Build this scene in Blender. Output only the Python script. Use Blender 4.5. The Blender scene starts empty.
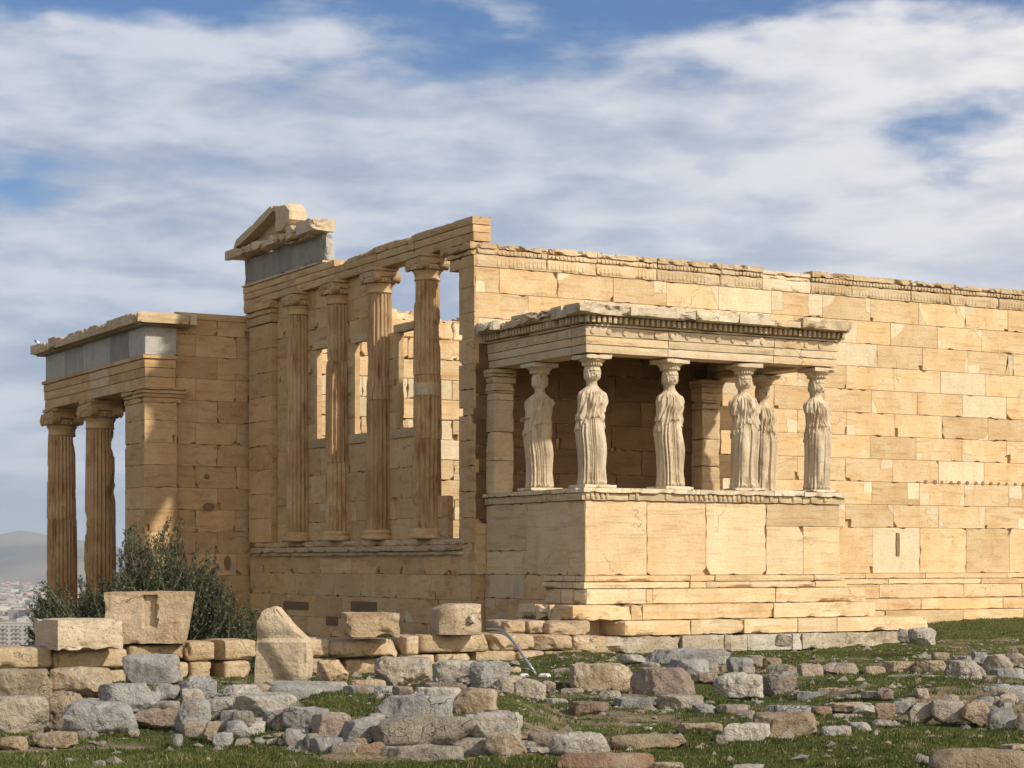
import bpy, math, random
import numpy as np
from mathutils import Vector, Matrix
random.seed(7); RNG=np.random.default_rng(7)
R_=math.radians
scene=bpy.context.scene
# ------------------------------------------------------------ camera
CAM=np.array([-18.275,-33.835,.215]); YAW=R_(29.406); FPX=2016.6; SHIFT=179.16
cd=bpy.data.cameras.new('camera'); cam=bpy.data.objects.new('camera',cd); scene.collection.objects.link(cam)
cam.location=CAM; cam.rotation_euler=(math.pi/2,0,-YAW); cd.sensor_width=36; cd.lens=FPX*36/1024
cd.shift_y=SHIFT/1024; cd.clip_start=.5; cd.clip_end=60000
scene.camera=cam
# ------------------------------------------------------------ light
SUN_AZ=R_(29); SUN_EL=R_(35)      # sun stands a little east of south
SUN_STR=4.4; SKY_STR=.096
S=Vector((math.sin(SUN_AZ)*math.cos(SUN_EL),-math.cos(SUN_AZ)*math.cos(SUN_EL),math.sin(SUN_EL)))
sl=bpy.data.lights.new('sun','SUN'); sun=bpy.data.objects.new('sun',sl); scene.collection.objects.link(sun)
sl.energy=SUN_STR; sl.angle=R_(2.0); sl.color=(1,.93,.80); sun.rotation_euler=S.to_track_quat('Z','Y').to_euler()
sun.location=(0,-20,40)
scene.view_settings.view_transform='Standard'; scene.view_settings.look='None'
scene.view_settings.exposure=0.12; scene.view_settings.gamma=1
w=bpy.data.worlds.new('World'); scene.world=w; w.use_nodes=True
nt=w.node_tree; N=nt.nodes; L=nt.links; N.clear()
def nd(t,**k):
    n=N.new(t)
    for a,b in k.items(): setattr(n,a,b)
    return n
out=nd('ShaderNodeOutputWorld'); bg=nd('ShaderNodeBackground'); L.new(bg.outputs[0],out.inputs[0])
sky=nd('ShaderNodeTexSky',sky_type='NISHITA',sun_disc=False,sun_elevation=SUN_EL,sun_rotation=math.pi-SUN_AZ,altitude=150,air_density=1.0,dust_density=1.2,ozone_density=2.0)
bg.inputs[1].default_value=SKY_STR
tc=nd('ShaderNodeTexCoord'); sp=nd('ShaderNodeSeparateXYZ'); L.new(tc.outputs['Generated'],sp.inputs[0])
def M(op,a,b=None,c=None,clamp=False):
    n=nd('ShaderNodeMath',operation=op,use_clamp=clamp)
    for i,v in enumerate((a,b,c)):
        if v is None: continue
        if isinstance(v,(int,float)): n.inputs[i].default_value=v
        else: L.new(v,n.inputs[i])
    return n.outputs[0]
def mixc(f,a,b,bt='MIX'):
    n=nd('ShaderNodeMix',data_type='RGBA',blend_type=bt)
    for s,v in ((n.inputs[0],f),(n.inputs[6],a),(n.inputs[7],b)):
        if isinstance(v,(int,float)): s.default_value=v
        elif isinstance(v,tuple): s.default_value=v if len(v)==4 else v+(1,)
        else: L.new(v,s)
    return n.outputs[2]
def sstep(v,a,b):
    n=nd('ShaderNodeMapRange',interpolation_type='SMOOTHSTEP'); L.new(v,n.inputs[0]); n.inputs[1].default_value=a; n.inputs[2].default_value=b
    return n.outputs[0]
# cloud deck: noise on the sky direction, flattened towards the horizon like a layer seen from below
dv=nd('ShaderNodeCombineXYZ'); L.new(M('ARCTAN2',sp.outputs[0],sp.outputs[1]),dv.inputs[0]); L.new(M('MULTIPLY',M('POWER',M('MAXIMUM',sp.outputs[2],0.0),.8),1.5),dv.inputs[1])
def noise(vec,scale,det,rough=.5,off=(0,0,0),stretch=(1,1,1),dist=0,rot=0):
    mp=nd('ShaderNodeMapping'); mp.inputs[1].default_value=off; mp.inputs[3].default_value=stretch; mp.inputs[2].default_value=(0,0,rot); L.new(vec,mp.inputs[0])
    n=nd('ShaderNodeTexNoise'); n.inputs['Scale'].default_value=scale; n.inputs['Detail'].default_value=det
    n.inputs['Roughness'].default_value=rough; n.inputs['Distortion'].default_value=dist; L.new(mp.outputs[0],n.inputs[0]); return n.outputs[0]
dvv=dv.outputs[0]
n1=noise(dvv,6.0,6,.48,(3.3,.55,0),(1,2.2,1),.25,R_(4))
n2=noise(dvv,16,6,.55,(7.3,2.2,1),(1,1.9,1),.2,R_(4))
def blob(az,el,wa,we,amt):     # a clearer or thicker place in the cloud deck
    a=R_(az); e=R_(el); c=(math.sin(a)*math.cos(e),math.cos(a)*math.cos(e),math.sin(e)); t=(math.cos(a),-math.sin(a),0)
    def dot(v):
        n=nd('ShaderNodeVectorMath',operation='DOT_PRODUCT'); L.new(tc.outputs['Generated'],n.inputs[0]); n.inputs[1].default_value=v; return n.outputs['Value']
    u=M('DIVIDE',dot(t),math.sin(R_(wa))); vv=M('DIVIDE',M('SUBTRACT',sp.outputs[2],math.sin(e)),math.sin(R_(we)))
    d=M('ADD',M('MULTIPLY',u,u),M('MULTIPLY',vv,vv))
    return M('MULTIPLY',M('EXPONENT',M('MULTIPLY',d,-1)),amt)
cov=M('ADD',M('MULTIPLY',n1,.66),M('MULTIPLY',n2,.43))
for b in ((20,15.3,6.5,1.0,-.16),(37,15.4,9,1.0,-.17),(15.5,9.8,2.2,1.3,-.10),(16,13.2,3,.9,-.07),(41.5,11.3,2.4,1.4,-.16),(30,9.5,14,2.4,.10),(27,12.6,10,1.0,.06),(17,5,5,4,.10),(29,15.9,16,.8,-.07)):
    cov=M('ADD',cov,blob(*b))
mask=sstep(M('SUBTRACT',cov,M('MULTIPLY',M('SUBTRACT',sp.outputs[2],.16),.45)),.30,.52)
shade=sstep(M('ADD',M('MULTIPLY',n1,.4),M('MULTIPLY',n2,.6)),.38,.62)
ccol=mixc(shade,(3.5,4.25,5.6),(6.7,7.0,7.6))
# unseen cloud towards the sun, brightened to add fill on the west front
sd_=nd('ShaderNodeVectorMath',operation='DOT_PRODUCT'); L.new(tc.outputs['Generated'],sd_.inputs[0]); sd_.inputs[1].default_value=tuple(S)
sb_=sstep(sd_.outputs['Value'],-.40,.70)
ccol=mixc(sb_,ccol,(23,19.6,15.6))
skyc=mixc(1.0,sky.outputs[0],(.50,.74,1.02),'MULTIPLY')
fin=mixc(M('MULTIPLY',mask,.93),skyc,ccol)
L.new(fin,bg.inputs[0])
try:
    scene.cycles.samples=96
except Exception: pass
# ------------------------------------------------------------ numpy noise
_T=RNG.random(4096)
def _h(i,j,k,s): return _T[((i*73856093)^(j*19349663)^(k*83492791)^(s*2654435761))&4095]
def vn(P,seed=0):
    P=np.asarray(P,float); I=np.floor(P).astype(np.int64); F=P-I; F=F*F*F*(F*(F*6-15)+10)
    r=0
    for dx in (0,1):
        for dy in (0,1):
            for dz in (0,1):
                wt=(F[:,0] if dx else 1-F[:,0])*(F[:,1] if dy else 1-F[:,1])*(F[:,2] if dz else 1-F[:,2])
                r=r+wt*_h(I[:,0]+dx,I[:,1]+dy,I[:,2]+dz,seed)
    return r*2-1
def fbm(P,oct=4,seed=0,gain=.5):
    P=np.asarray(P,float); a=1;r=0
    for o in range(oct): r=r+a*vn(P*(2**o)+o*17.3,seed+o); a*=gain
    return r
# ------------------------------------------------------------ mesh helpers
class MB:
    def __init__(s): s.v=[];s.f=[];s.t=[];s.n=0
    def add(s,V,F,tone=(0,.5,0)):
        V=np.asarray(V,float); n=s.n; s.v.append(V); s.n+=len(V)
        for f in F: s.f.append([i+n for i in f])
        if isinstance(tone,list): s.t+=tone
        else: s.t+=[tone]*len(F)
    def build(s,name,mat,parent=None,smooth=False,loc=None,auto=None):
        me=bpy.data.meshes.new(name); V=np.concatenate(s.v)
        if loc is not None: V=V-np.array(loc)
        me.from_pydata(V.tolist(),[],s.f)
        a=me.attributes.new('tone','FLOAT_COLOR','FACE'); arr=np.ones((len(s.f),4)); arr[:,:3]=np.array(s.t); a.data.foreach_set('color',arr.ravel())
        if smooth: me.polygons.foreach_set('use_smooth',[True]*len(s.f))
        if auto: 
            me.polygons.foreach_set('use_smooth',[True]*len(s.f)); me.set_sharp_from_angle(angle=R_(auto))
        me.materials.append(mat); o=bpy.data.objects.new(name,me); scene.collection.objects.link(o)
        if parent is not None:
            o.parent=parent
            if loc is None: o.location=tuple(-np.array(base_of(parent)))
            else: o.location=tuple(np.array(loc)-np.array(base_of(parent)))
        elif loc is not None: o.location=loc
        return o
def base_of(p):
    v=Vector((0,0,0))
    while p is not None: v+=p.location; p=p.parent
    return v
def empty(name,loc):
    o=bpy.data.objects.new(name,None); scene.collection.objects.link(o); o.location=loc; o.empty_display_size=.3; return o
def tag(o,label=None,cat=None,group=None,kind=None):
    if label: o['label']=label
    if cat: o['category']=cat
    if group: o['group']=group
    if kind: o['kind']=kind
    return o
def copy_tree(o,parent=None):
    c=o.copy(); scene.collection.objects.link(c); c.parent=parent
    for ch in list(o.children): copy_tree(ch,c)
    return c
BOXF=[(0,3,2,1),(4,5,6,7),(0,1,5,4),(1,2,6,5),(2,3,7,6),(3,0,4,7)]
def box(mb,x0,x1,y0,y1,z0,z1,tone=(0,.5,0)):
    mb.add([(x0,y0,z0),(x1,y0,z0),(x1,y1,z0),(x0,y1,z0),(x0,y0,z1),(x1,y0,z1),(x1,y1,z1),(x0,y1,z1)],BOXF,tone)
def gridbox(half,res,maxn=60):
    """a box surface as a grid; welded; returns verts, faces"""
    half=np.array(half,float); nn=[int(min(maxn,max(1,round(2*h/res)))) for h in half]
    V={};vs=[];F=[]
    def vid(i,j,k):
        key=(i,j,k)
        if key not in V:
            V[key]=len(vs); vs.append((-half[0]+2*half[0]*i/nn[0],-half[1]+2*half[1]*j/nn[1],-half[2]+2*half[2]*k/nn[2]))
        return V[key]
    a,b,c=nn
    for i in range(a):
        for j in range(b):
            F.append((vid(i,j,0),vid(i,j+1,0),vid(i+1,j+1,0),vid(i+1,j,0))); F.append((vid(i,j,c),vid(i+1,j,c),vid(i+1,j+1,c),vid(i,j+1,c)))
    for i in range(a):
        for k in range(c):
            F.append((vid(i,0,k),vid(i+1,0,k),vid(i+1,0,k+1),vid(i,0,k+1))); F.append((vid(i,b,k),vid(i,b,k+1),vid(i+1,b,k+1),vid(i+1,b,k)))
    for j in range(b):
        for k in range(c):
            F.append((vid(0,j,k),vid(0,j,k+1),vid(0,j+1,k+1),vid(0,j+1,k))); F.append((vid(a,j,k),vid(a,j+1,k),vid(a,j+1,k+1),vid(a,j,k+1)))
    return np.array(vs),F
def erode(V,half,amt,freq=3.,seed=0,edge=1.0,rnd=.02):
    """wear a box: rounded edges, bites out of the edges, surface noise"""
    half=np.array(half,float); d=half-np.abs(V)              # distance to each face pair
    ds=np.sort(d,axis=1); e=np.exp(-(ds[:,1]/ (amt*2.2+1e-6))**2)      # near an edge
    n=fbm(V*freq+seed*7.7,4,seed); bite=np.clip(n*1.2-.05,0,1)*e*amt*edge*1.6
    nrm=V/ (np.linalg.norm(V,axis=1,keepdims=True)+1e-9)
    g=np.sign(V)*(np.exp(-(d/(amt*2+1e-6))**2)); g/= (np.linalg.norm(g,axis=1,keepdims=True)+1e-9)
    V=V-g*bite[:,None]-g*(e*rnd)[:,None]
    return V+g*(fbm(V*freq*2.5+3+seed,3,seed+5)*amt*.12)[:,None]
def beam(mb,x0,x1,y0,y1,z0,z1,amt=.03,res=.08,seed=0,tone=(0,.5,0),freq=3.,edge=1.,rnd=.008,maxn=90,fn=None):
    c=np.array([(x0+x1)/2,(y0+y1)/2,(z0+z1)/2]); h=np.array([(x1-x0)/2,(y1-y0)/2,(z1-z0)/2])
    V,F=gridbox(h,res,maxn); V=erode(V,h,amt,freq,seed,edge,rnd)+c
    if fn is not None: V=fn(V)
    mb.add(V,F,tone)
def prism(mb,fr,poly,w0,w1,ch,tone):
    """polygon (u,v) raised from w0 (back) to w1 (front) with a worn, chamfered rim"""
    O,U,Nn=fr; P=np.array(poly,float); c=P.mean(0); n=len(P)
    prev=np.roll(P,1,0); nxt=np.roll(P,-1,0)
    e1=P-prev; e2=nxt-P
    def nr(e): q=np.stack([-e[:,1],e[:,0]],1); return q/(np.linalg.norm(q,axis=1,keepdims=True)+1e-9)
    m=nr(e1)+nr(e2); m/=np.maximum(.5,np.linalg.norm(m,axis=1,keepdims=True))
    I=P+m*ch
    def W(Q,w): return O+Q[:,:1]*U+Q[:,1:2]*np.array([0,0,1.])+w*Nn
    V=np.concatenate([W(P,w0),W(P,w1-ch*.8),W(I,w1)])
    F=[tuple(range(2*n,3*n))]
    for i in range(n):
        j=(i+1)%n; F.append((i,j,n+j,n+i)); F.append((n+i,n+j,2*n+j,2*n+i))
    # orientation: U x Z must look along N; flip when it does not
    if np.dot(np.cross(U,[0,0,1.]),Nn)<0: F=[tuple(reversed(f)) for f in F]
    mb.add(V,F,tone)
rg=random.Random(11)
def edgepts(a,b,chipp,chip,nrm,step=.11):
    a=np.array(a);b=np.array(b);Ln=np.linalg.norm(b-a);k=max(1,int(Ln/step)); o=[]
    for i in range(k):
        p=a+(b-a)*i/k
        if i>0 and rg.random()<chipp: p=p+np.array(nrm)*rg.uniform(.3,1)*chip
        o.append(p)
    return o
def block(mb,fr,u0,u1,v0,v1,depth,newp=.12,patchp=.28,voidp=.08,chip=.03,chipp=.10,gap=.004,age=None,dark=0,proud=.003,ch=.007):
    u0+=gap;u1-=gap;v0+=gap;v1-=gap
    new=rg.random()<newp
    a=(rg.uniform(.8,1) if new else rg.uniform(0,.28)) if age is None else age
    tone=(a,rg.random(),dark*rg.random()); wo=rg.uniform(-1,1)*proud
    H=v1-v0;Wd=u1-u0
    cor=[(u0,v0,1,1),(u1,v0,-1,1),(u1,v1,-1,-1),(u0,v1,1,-1)]
    poly=[];patches=[];usedside=set()
    for ci,(cu,cv,su,sv) in enumerate(cor):
        top=cv==v1
        r=rg.random(); cut=None
        if not new:
            if r<patchp*(1.5 if top else .45): cut='p'
            elif r<patchp*(1.5 if top else .45)+voidp*(.5 if top else 1.5): cut='v'
        if cut:
            k=1 if cut=='p' else .38
            du=min(Wd*.38,rg.uniform(.10,.42)*k); dvv=min(H*(.92 if cut=='p' else .5),rg.uniform(.12,.48)*k)
            side=0 if ci in (0,3) else 1
            if side in usedside: cut=None
            else: usedside.add(side)
            A=np.array((cu+su*du,cv)); B=np.array((cu,cv+sv*dvv)); mids=[]
            bul=rg.uniform(-.03,.05)*k; sq=rg.random()<.45
            for t in (.25,.5,.75):
                q=(A*(1-t)+B*t if not sq else (A*(1-2*t)+np.array((A[0],B[1]))*2*t if t<=.5 else np.array((A[0],B[1]))*(2-2*t)+B*(2*t-1)))+np.array((su,sv))*bul*math.sin(math.pi*t)+np.array((rg.uniform(-.012,.012),rg.uniform(-.012,.012))); mids.append(q)
            if cut is None:
                poly.append(('k',[np.array((cu,cv))])); continue
            seq=[A]+mids+[B]        # from the horizontal edge to the vertical one
            horiz_first = ci in (1,3)       # travelling CCW we meet corner 1 (u1,v0) along the bottom edge first, corner 3 along the top edge first
            s_=seq if horiz_first else seq[::-1]
            poly.append(('c',s_))
            if cut=='p':
                pp=[np.array((cu,cv))]+(seq if not horiz_first else seq[::-1])
                # make CCW
                ar=sum(pp[i][0]*pp[(i+1)%len(pp)][1]-pp[(i+1)%len(pp)][0]*pp[i][1] for i in range(len(pp)))
                if ar<0: pp=pp[::-1]
                patches.append(pp)
        else: poly.append(('k',[np.array((cu,cv))]))
    pts=[]; nr=[(0,1),(-1,0),(0,-1),(1,0)]
    for i in range(4):
        seq=poly[i][1]; nx=poly[(i+1)%4][1][0]
        pts+=list(seq[:-1]); pts+=edgepts(seq[-1],nx,chipp,chip,nr[i])
    prism(mb,fr,pts,-depth,wo,ch,tone)
    for pp in patches: prism(mb,fr,pp,-depth,wo+.002,.003,(rg.uniform(.75,1),rg.random(),0))
def masonry(mb,fr,u0,u1,v0,rows,depth=.07,core=None,skip=None,jv=.03,**k):
    """rows: (height, block length, first joint) bottom to top"""
    v=v0
    for h,ln,off in rows:
        j=[u0]; x=off
        while x<u1-.15:
            if x>u0+.15: j.append(x)
            x+=ln*(1+rg.uniform(-jv,jv))
        j.append(u1)
        for a,b in zip(j[:-1],j[1:]):
            if skip and skip(a,b,v,v+h): continue
            block(mb,fr,a,b,v,v+h,depth,**k)
        v+=h
    return v
SF=(np.array([0,0,0.]),np.array([1.,0,0]),np.array([0,-1.,0]))
def frS(y): return (np.array([0,y,0.]),np.array([1.,0,0]),np.array([0,-1.,0]))     # faces south, u = x
def frW(x): return (np.array([x,0,0.]),np.array([0,1.,0]),np.array([-1.,0,0]))     # faces west, u = y
def frE(x): return (np.array([x,0,0.]),np.array([0,1.,0]),np.array([1.,0,0]))
def frN(y): return (np.array([0,y,0.]),np.array([1.,0,0]),np.array([0,1.,0]))
def lathe(prof,n=48,cx=0,cy=0,flute=None,caps=True):
    """prof: list (r,z). returns V,F"""
    V=[];F=[]
    th=np.arange(n)/n*2*math.pi
    for r,z in prof:
        rr=np.full(n,r) if flute is None else r*flute(th,z)
        V.append(np.stack([cx+rr*np.cos(th),cy+rr*np.sin(th),np.full(n,z)],1))
    V=np.concatenate(V)
    for k in range(len(prof)-1):
        for i in range(n):
            j=(i+1)%n; F.append((k*n+i,k*n+j,(k+1)*n+j,(k+1)*n+i))
    if caps:
        F.append(tuple(reversed(range(n)))); F.append(tuple(range((len(prof)-1)*n,len(prof)*n)))
    return V,F
# ------------------------------------------------------------ materials
def newmat(name):
    global N,L,nt
    m=bpy.data.materials.new(name); m.use_nodes=True; nt=m.node_tree; N=nt.nodes; L=nt.links; N.clear()
    o=nd('ShaderNodeOutputMaterial'); b=nd('ShaderNodeBsdfPrincipled'); L.new(b.outputs[0],o.inputs[0]); return m,b,o
def coord(): return nd('ShaderNodeTexCoord').outputs['Object']
def tone():
    a=nd('ShaderNodeAttribute',attribute_name='tone'); s=nd('ShaderNodeSeparateColor'); L.new(a.outputs['Color'],s.inputs[0]); return s.outputs
def rgb(h):
    return tuple(h)+(1,)
def bump(b,h,dist,strength=1.0):
    n=nd('ShaderNodeBump'); n.inputs['Strength'].default_value=strength; n.inputs['Distance'].default_value=dist; L.new(h,n.inputs['Height']); L.new(n.outputs[0],b.inputs['Normal'])
def marble(name,old,old2,new,stain,dark,streak=(.9,.9,7),crack=.45,val=.24,bd=.02,pit=0.0,stainamt=.55,grime=.38):
    m,b,o=newmat(name); c=coord(); t=tone()
    oi=nd('ShaderNodeObjectInfo'); ad=nd('ShaderNodeVectorMath',operation='ADD'); L.new(c,ad.inputs[0])
    ml=nd('ShaderNodeVectorMath',operation='SCALE'); ml.inputs[0].default_value=(13,7,5); L.new(oi.outputs['Random'],ml.inputs[3]); L.new(ml.outputs[0],ad.inputs[1]); c=ad.outputs[0]
    # shift the pattern from block to block
    cv=nd('ShaderNodeCombineXYZ'); L.new(M('MULTIPLY',t[1],17.0),cv.inputs[0]); L.new(M('MULTIPLY',t[1],9.0),cv.inputs[2])
    ad2=nd('ShaderNodeVectorMath',operation='ADD'); L.new(c,ad2.inputs[0]); L.new(cv.outputs[0],ad2.inputs[1]); cb=ad2.outputs[0]
    big=noise(cb,1.6,5,.55); st=noise(cb,1.5,6,.62,(0,0,0),streak,.35); fine=noise(c,22,5,.65); med=noise(cb,5.5,5,.6,(4,4,4))
    col=mixc(sstep(big,.34,.68),rgb(old),rgb(old2))
    col=mixc(M('MULTIPLY',sstep(st,.50,.68),stainamt),col,rgb(stain))
    col=mixc(M('MULTIPLY',sstep(med,.60,.78),stainamt*.6),col,rgb(stain))
    newc=mixc(sstep(med,.3,.7),rgb(new),tuple(x*.88 for x in new)+(1,))
    col=mixc(sstep(t[0],.1,.8),col,newc)
    # pale halo wear
    col=mixc(M('MULTIPLY',sstep(noise(c,3.2,6,.6,(9,1,2)),.58,.75),.35),col,rgb(new))
    # grime running down the stone
    col=mixc(M('MULTIPLY',sstep(noise(c,2.4,6,.65,(3,3,7),(1.6,1.6,.45),.3),.50,.78),grime),col,rgb(stain)) ; col=mixc(M('MULTIPLY',sstep(noise(c,3.1,7,.7,(8,1,4)),.58,.80),grime*.9),col,rgb(dark))
    # cracks
    wv=nd('ShaderNodeVectorMath',operation='ADD'); ns=nd('ShaderNodeTexNoise'); ns.inputs['Scale'].default_value=2.2; ns.inputs['Detail'].default_value=5; L.new(c,ns.inputs[0])
    sc_=nd('ShaderNodeVectorMath',operation='SCALE'); L.new(ns.outputs['Color'],sc_.inputs[0]); sc_.inputs[3].default_value=1.1; L.new(c,wv.inputs[0]); L.new(sc_.outputs[0],wv.inputs[1])
    mp=nd('ShaderNodeMapping'); mp.inputs[3].default_value=(.55,.55,1.3); L.new(wv.outputs[0],mp.inputs[0])
    vo=nd('ShaderNodeTexVoronoi',feature='DISTANCE_TO_EDGE'); vo.inputs['Scale'].default_value=1.0; L.new(mp.outputs[0],vo.inputs[0])
    ck=M('SUBTRACT',1.0,sstep(M('DIVIDE',vo.outputs['Distance'],M('ADD',.25,M('MULTIPLY',fine,1.2))),.0015,.010))
    ck=M('MULTIPLY',ck,sstep(noise(c,1.1,3,.5,(2,8,1)),.54,.64)); ck=M('MULTIPLY',ck,crack)
    col=mixc(M('MULTIPLY',ck,.6),col,rgb(dark))
    # dark pits
    if pit>0:
        pv=sstep(noise(c,30,3,.6,(1,5,2)),.62,.74); col=mixc(M('MULTIPLY',pv,pit),col,rgb(dark))
    v=M('ADD',M('MULTIPLY',M('SUBTRACT',t[1],.5),val),M('ADD',.94,M('MULTIPLY',M('SUBTRACT',fine,.5),.46)))
    vm=nd('ShaderNodeMix',data_type='RGBA',blend_type='MULTIPLY'); vm.inputs[0].default_value=1; L.new(col,vm.inputs[6])
    cc=nd('ShaderNodeCombineColor'); [L.new(v,cc.inputs[i]) for i in range(3)]; L.new(cc.outputs[0],vm.inputs[7])
    col=mixc(M('MULTIPLY',t[2],.8),vm.outputs[2],rgb(dark))
    L.new(col,b.inputs['Base Color']); b.inputs['Roughness'].default_value=.85; b.inputs['Specular IOR Level'].default_value=.25
    h=M('ADD',M('MULTIPLY',st,.6),M('ADD',M('MULTIPLY',fine,.35),M('MULTIPLY',med,.5))); h=M('SUBTRACT',h,M('MULTIPLY',ck,.8))
    if pit>0: h=M('SUBTRACT',h,M('MULTIPLY',pv,.35))
    bump(b,h,bd); return m
M_HONEY=marble('honey_marble',(.58,.395,.20),(.64,.475,.275),(.665,.54,.355),(.38,.215,.085),(.11,.07,.04))
M_PALE=marble('pale_marble',(.585,.41,.22),(.65,.495,.295),(.69,.58,.41),(.40,.25,.115),(.12,.08,.05),crack=.5,stainamt=.6,streak=(.7,.7,9))
M_BROWN=marble('brown_marble',(.52,.33,.155),(.57,.395,.21),(.59,.46,.29),(.32,.18,.075),(.10,.065,.04),crack=1.0,streak=(1,1,4.5))
M_ORANGE=marble('orange_marble',(.50,.31,.14),(.56,.39,.20),(.60,.47,.29),(.33,.18,.075),(.10,.06,.035))
M_FOUND=marble('foundation_stone',(.36,.29,.20),(.46,.39,.29),(.54,.49,.40),(.26,.18,.10),(.09,.07,.05),crack=.7,bd=.06,pit=.7,streak=(1,1,3),grime=.6)
M_PORCH_SHADE=marble('porch_shade_marble',(.15,.09,.043),(.20,.125,.062),(.26,.18,.10),(.11,.062,.03),(.05,.03,.02),crack=.7,stainamt=.7)  # brown inner stone, darkened further to paint in the porch's shade
M_COLUMN=marble('column_marble',(.42,.255,.12),(.53,.37,.205),(.60,.47,.31),(.20,.105,.045),(.10,.06,.035),streak=(6,6,.8),crack=.4,stainamt=.8)
M_TRIM=marble('trim_marble',(.52,.375,.21),(.60,.465,.295),(.67,.565,.41),(.34,.21,.10),(.12,.085,.055),crack=.7,streak=(1,1,9),stainamt=.6)
M_STATUE=marble('statue_marble',(.49,.385,.25),(.58,.475,.33),(.64,.55,.41),(.30,.19,.10),(.13,.09,.06),streak=(7,7,.7),crack=.1,bd=.012,stainamt=.9,grime=.6)
M_GREY=marble('grey_limestone',(.27,.245,.21),(.34,.31,.27),(.47,.44,.39),(.22,.20,.17),(.10,.09,.08),streak=(5,5,1.0),crack=.8,pit=.5,grime=.6)
M_BLOCK=marble('weathered_block',(.43,.31,.18),(.53,.41,.27),(.60,.52,.39),(.29,.165,.075),(.10,.07,.045),crack=.7,bd=.06,pit=.8,streak=(1,1,3.5),stainamt=.6,grime=.5)
# ============================================================ the temple
BASE=(0,0,-1.4)
T=empty('temple',BASE)
tag(T,"ruined marble temple with fluted columns and a porch whose roof is carried by statues","temple")
def P(mb,name,mat,**k): return mb.build(name,mat,T,**k)
# ---- south wall
m=MB(); box(m,0.05,22,.07,.6,-1.4,6.3,(0,.4,0))
m2=MB()
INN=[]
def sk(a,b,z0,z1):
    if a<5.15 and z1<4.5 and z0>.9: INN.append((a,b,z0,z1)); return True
    return False
rows=[(.98,1.3,9.65-1.3*8)]+[(.49,1.3,(8.99 if i%2==0 else 9.65)-1.3*8) for i in range(10)]
masonry(m,SF,.0,22,0,rows,depth=.09,skip=sk,newp=.16,patchp=.22,voidp=.20,gap=.003,chip=.035,chipp=.055)
P(m,'south_wall',M_HONEY)
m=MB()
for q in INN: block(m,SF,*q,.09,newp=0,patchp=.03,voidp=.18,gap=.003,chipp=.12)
P(m,'porch_inner_wall',M_PORCH_SHADE)
# slot and small sockets: shade painted as dark shapes on the face, nothing cut
m=MB()
for x in (11.08,): 
    V,F=gridbox((.05,.012,.25),.03); V[:,0]*=1-.15*np.abs(V[:,2])/.25; m.add(V+np.array((10.35,-.006,.62)),F,(0,.2,.95)); P(m,'painted_slot',M_HONEY)
for i in range(13):
    x=11.15+i*.235+rg.uniform(-.03,.03)
    m=MB(); V,F=lathe([(.001,-.012),(.042,-.012),(.038,.012),(.001,.012)],10); V=V[:,[0,2,1]]; V[:,1]*=.7; m.add(V*np.array((rg.uniform(.8,1.3),1,rg.uniform(.8,1.2)))+np.array((x,-.003,1.985)),[tuple(reversed(f)) for f in F],(0,.2,.9)); P(m,'painted_socket',M_HONEY)
# ---- wall crown with carved bands, one run of blocks along the south wall
def crown_run(m,fr,u0,u1,z0,whole=1.0,seed=0,wall=.0,L=1.3):
    O,U,Nn=fr
    def W(u,v,w): return O+u*U+v*np.array([0,0,1.])+w*Nn
    def bx(ua,ub,va,vb,wa,wb,t): 
        V=[W(ua,va,wa),W(ub,va,wa),W(ub,va,wb),W(ua,va,wb),W(ua,vb,wa),W(ub,vb,wa),W(ub,vb,wb),W(ua,vb,wb)]
        F=BOXF if np.dot(np.cross(U,Nn),[0,0,1])>0 else [tuple(reversed(f)) for f in BOXF]
        m.add(V,F,t)
    def slab(ua,ub,va,vb,wb,amt,t,sd):
        h=np.array([(ub-ua)/2,.30,(vb-va)/2]); V,F=gridbox(h,.05,60); V=erode(V,h,amt,5.,sd,1.2,.006)
        Q=O+(V[:,:1]+(ua+ub)/2)*U+(V[:,2:3]+(va+vb)/2)*np.array([0,0,1.])+(V[:,1:2]+wb-.30)*Nn
        if np.dot(np.cross(U,Nn),[0,0,1])<0: F=[tuple(reversed(f)) for f in F]
        m.add(Q,F,t)
    u=u0;i=0
    while u<u1-.05:
        e=min(u1,u+L*rg.uniform(.8,1.25)); keep=rg.random()<whole; t=(rg.uniform(0,.3) if keep else rg.uniform(.2,.6),rg.random(),0)
        slab(u+.002,e-.002,z0,z0+.24,.025,.018,t,seed+i)
        worn=0 if keep else .05
        slab(u+.002,e-.002,z0+.242,z0+.34-worn*.3,.050-worn,.02,t,seed+i+50)
        tz=z0+.46+rg.uniform(-.02,.015)-(0 if keep else .05)
        slab(u+.002,e-.002,z0+.342-worn*.3,tz,.082-worn,.055,(t[0],t[1],.12*rg.random()),seed+i+90)
        if keep or rg.random()<.3:
            x=u+.04; lim=e-.04
            cutn=rg.uniform(u,e) if rg.random()<.5 else 99
            while x<lim:
                if not (cutn<x<cutn+.3):
                    # palmette and bead forms as small tapered bosses
                    for (va,vb,wd,wp) in ((z0+.03,z0+.20,.03,.013),):
                        V,F=lathe([(.001,0),(1,.12),(.95,.5),(.55,.85),(.001,1)],8,caps=False)
                        V=np.stack([V[:,0]*wd*rg.uniform(.7,1),V[:,1]*wp,V[:,2]*(vb-va)],1)
                        Q=O+(V[:,:1]+x)*U+(V[:,2:3]+va)*np.array([0,0,1.])+(V[:,1:2]+.022)*Nn
                        m.add(Q,F if np.dot(np.cross(U,Nn),[0,0,1])>0 else [tuple(reversed(f)) for f in F],t)
                    bx(x-.022,x+.020,z0+.262,z0+.320,.04,.062,t)
                x+=.088
        u=e;i+=1
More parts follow.
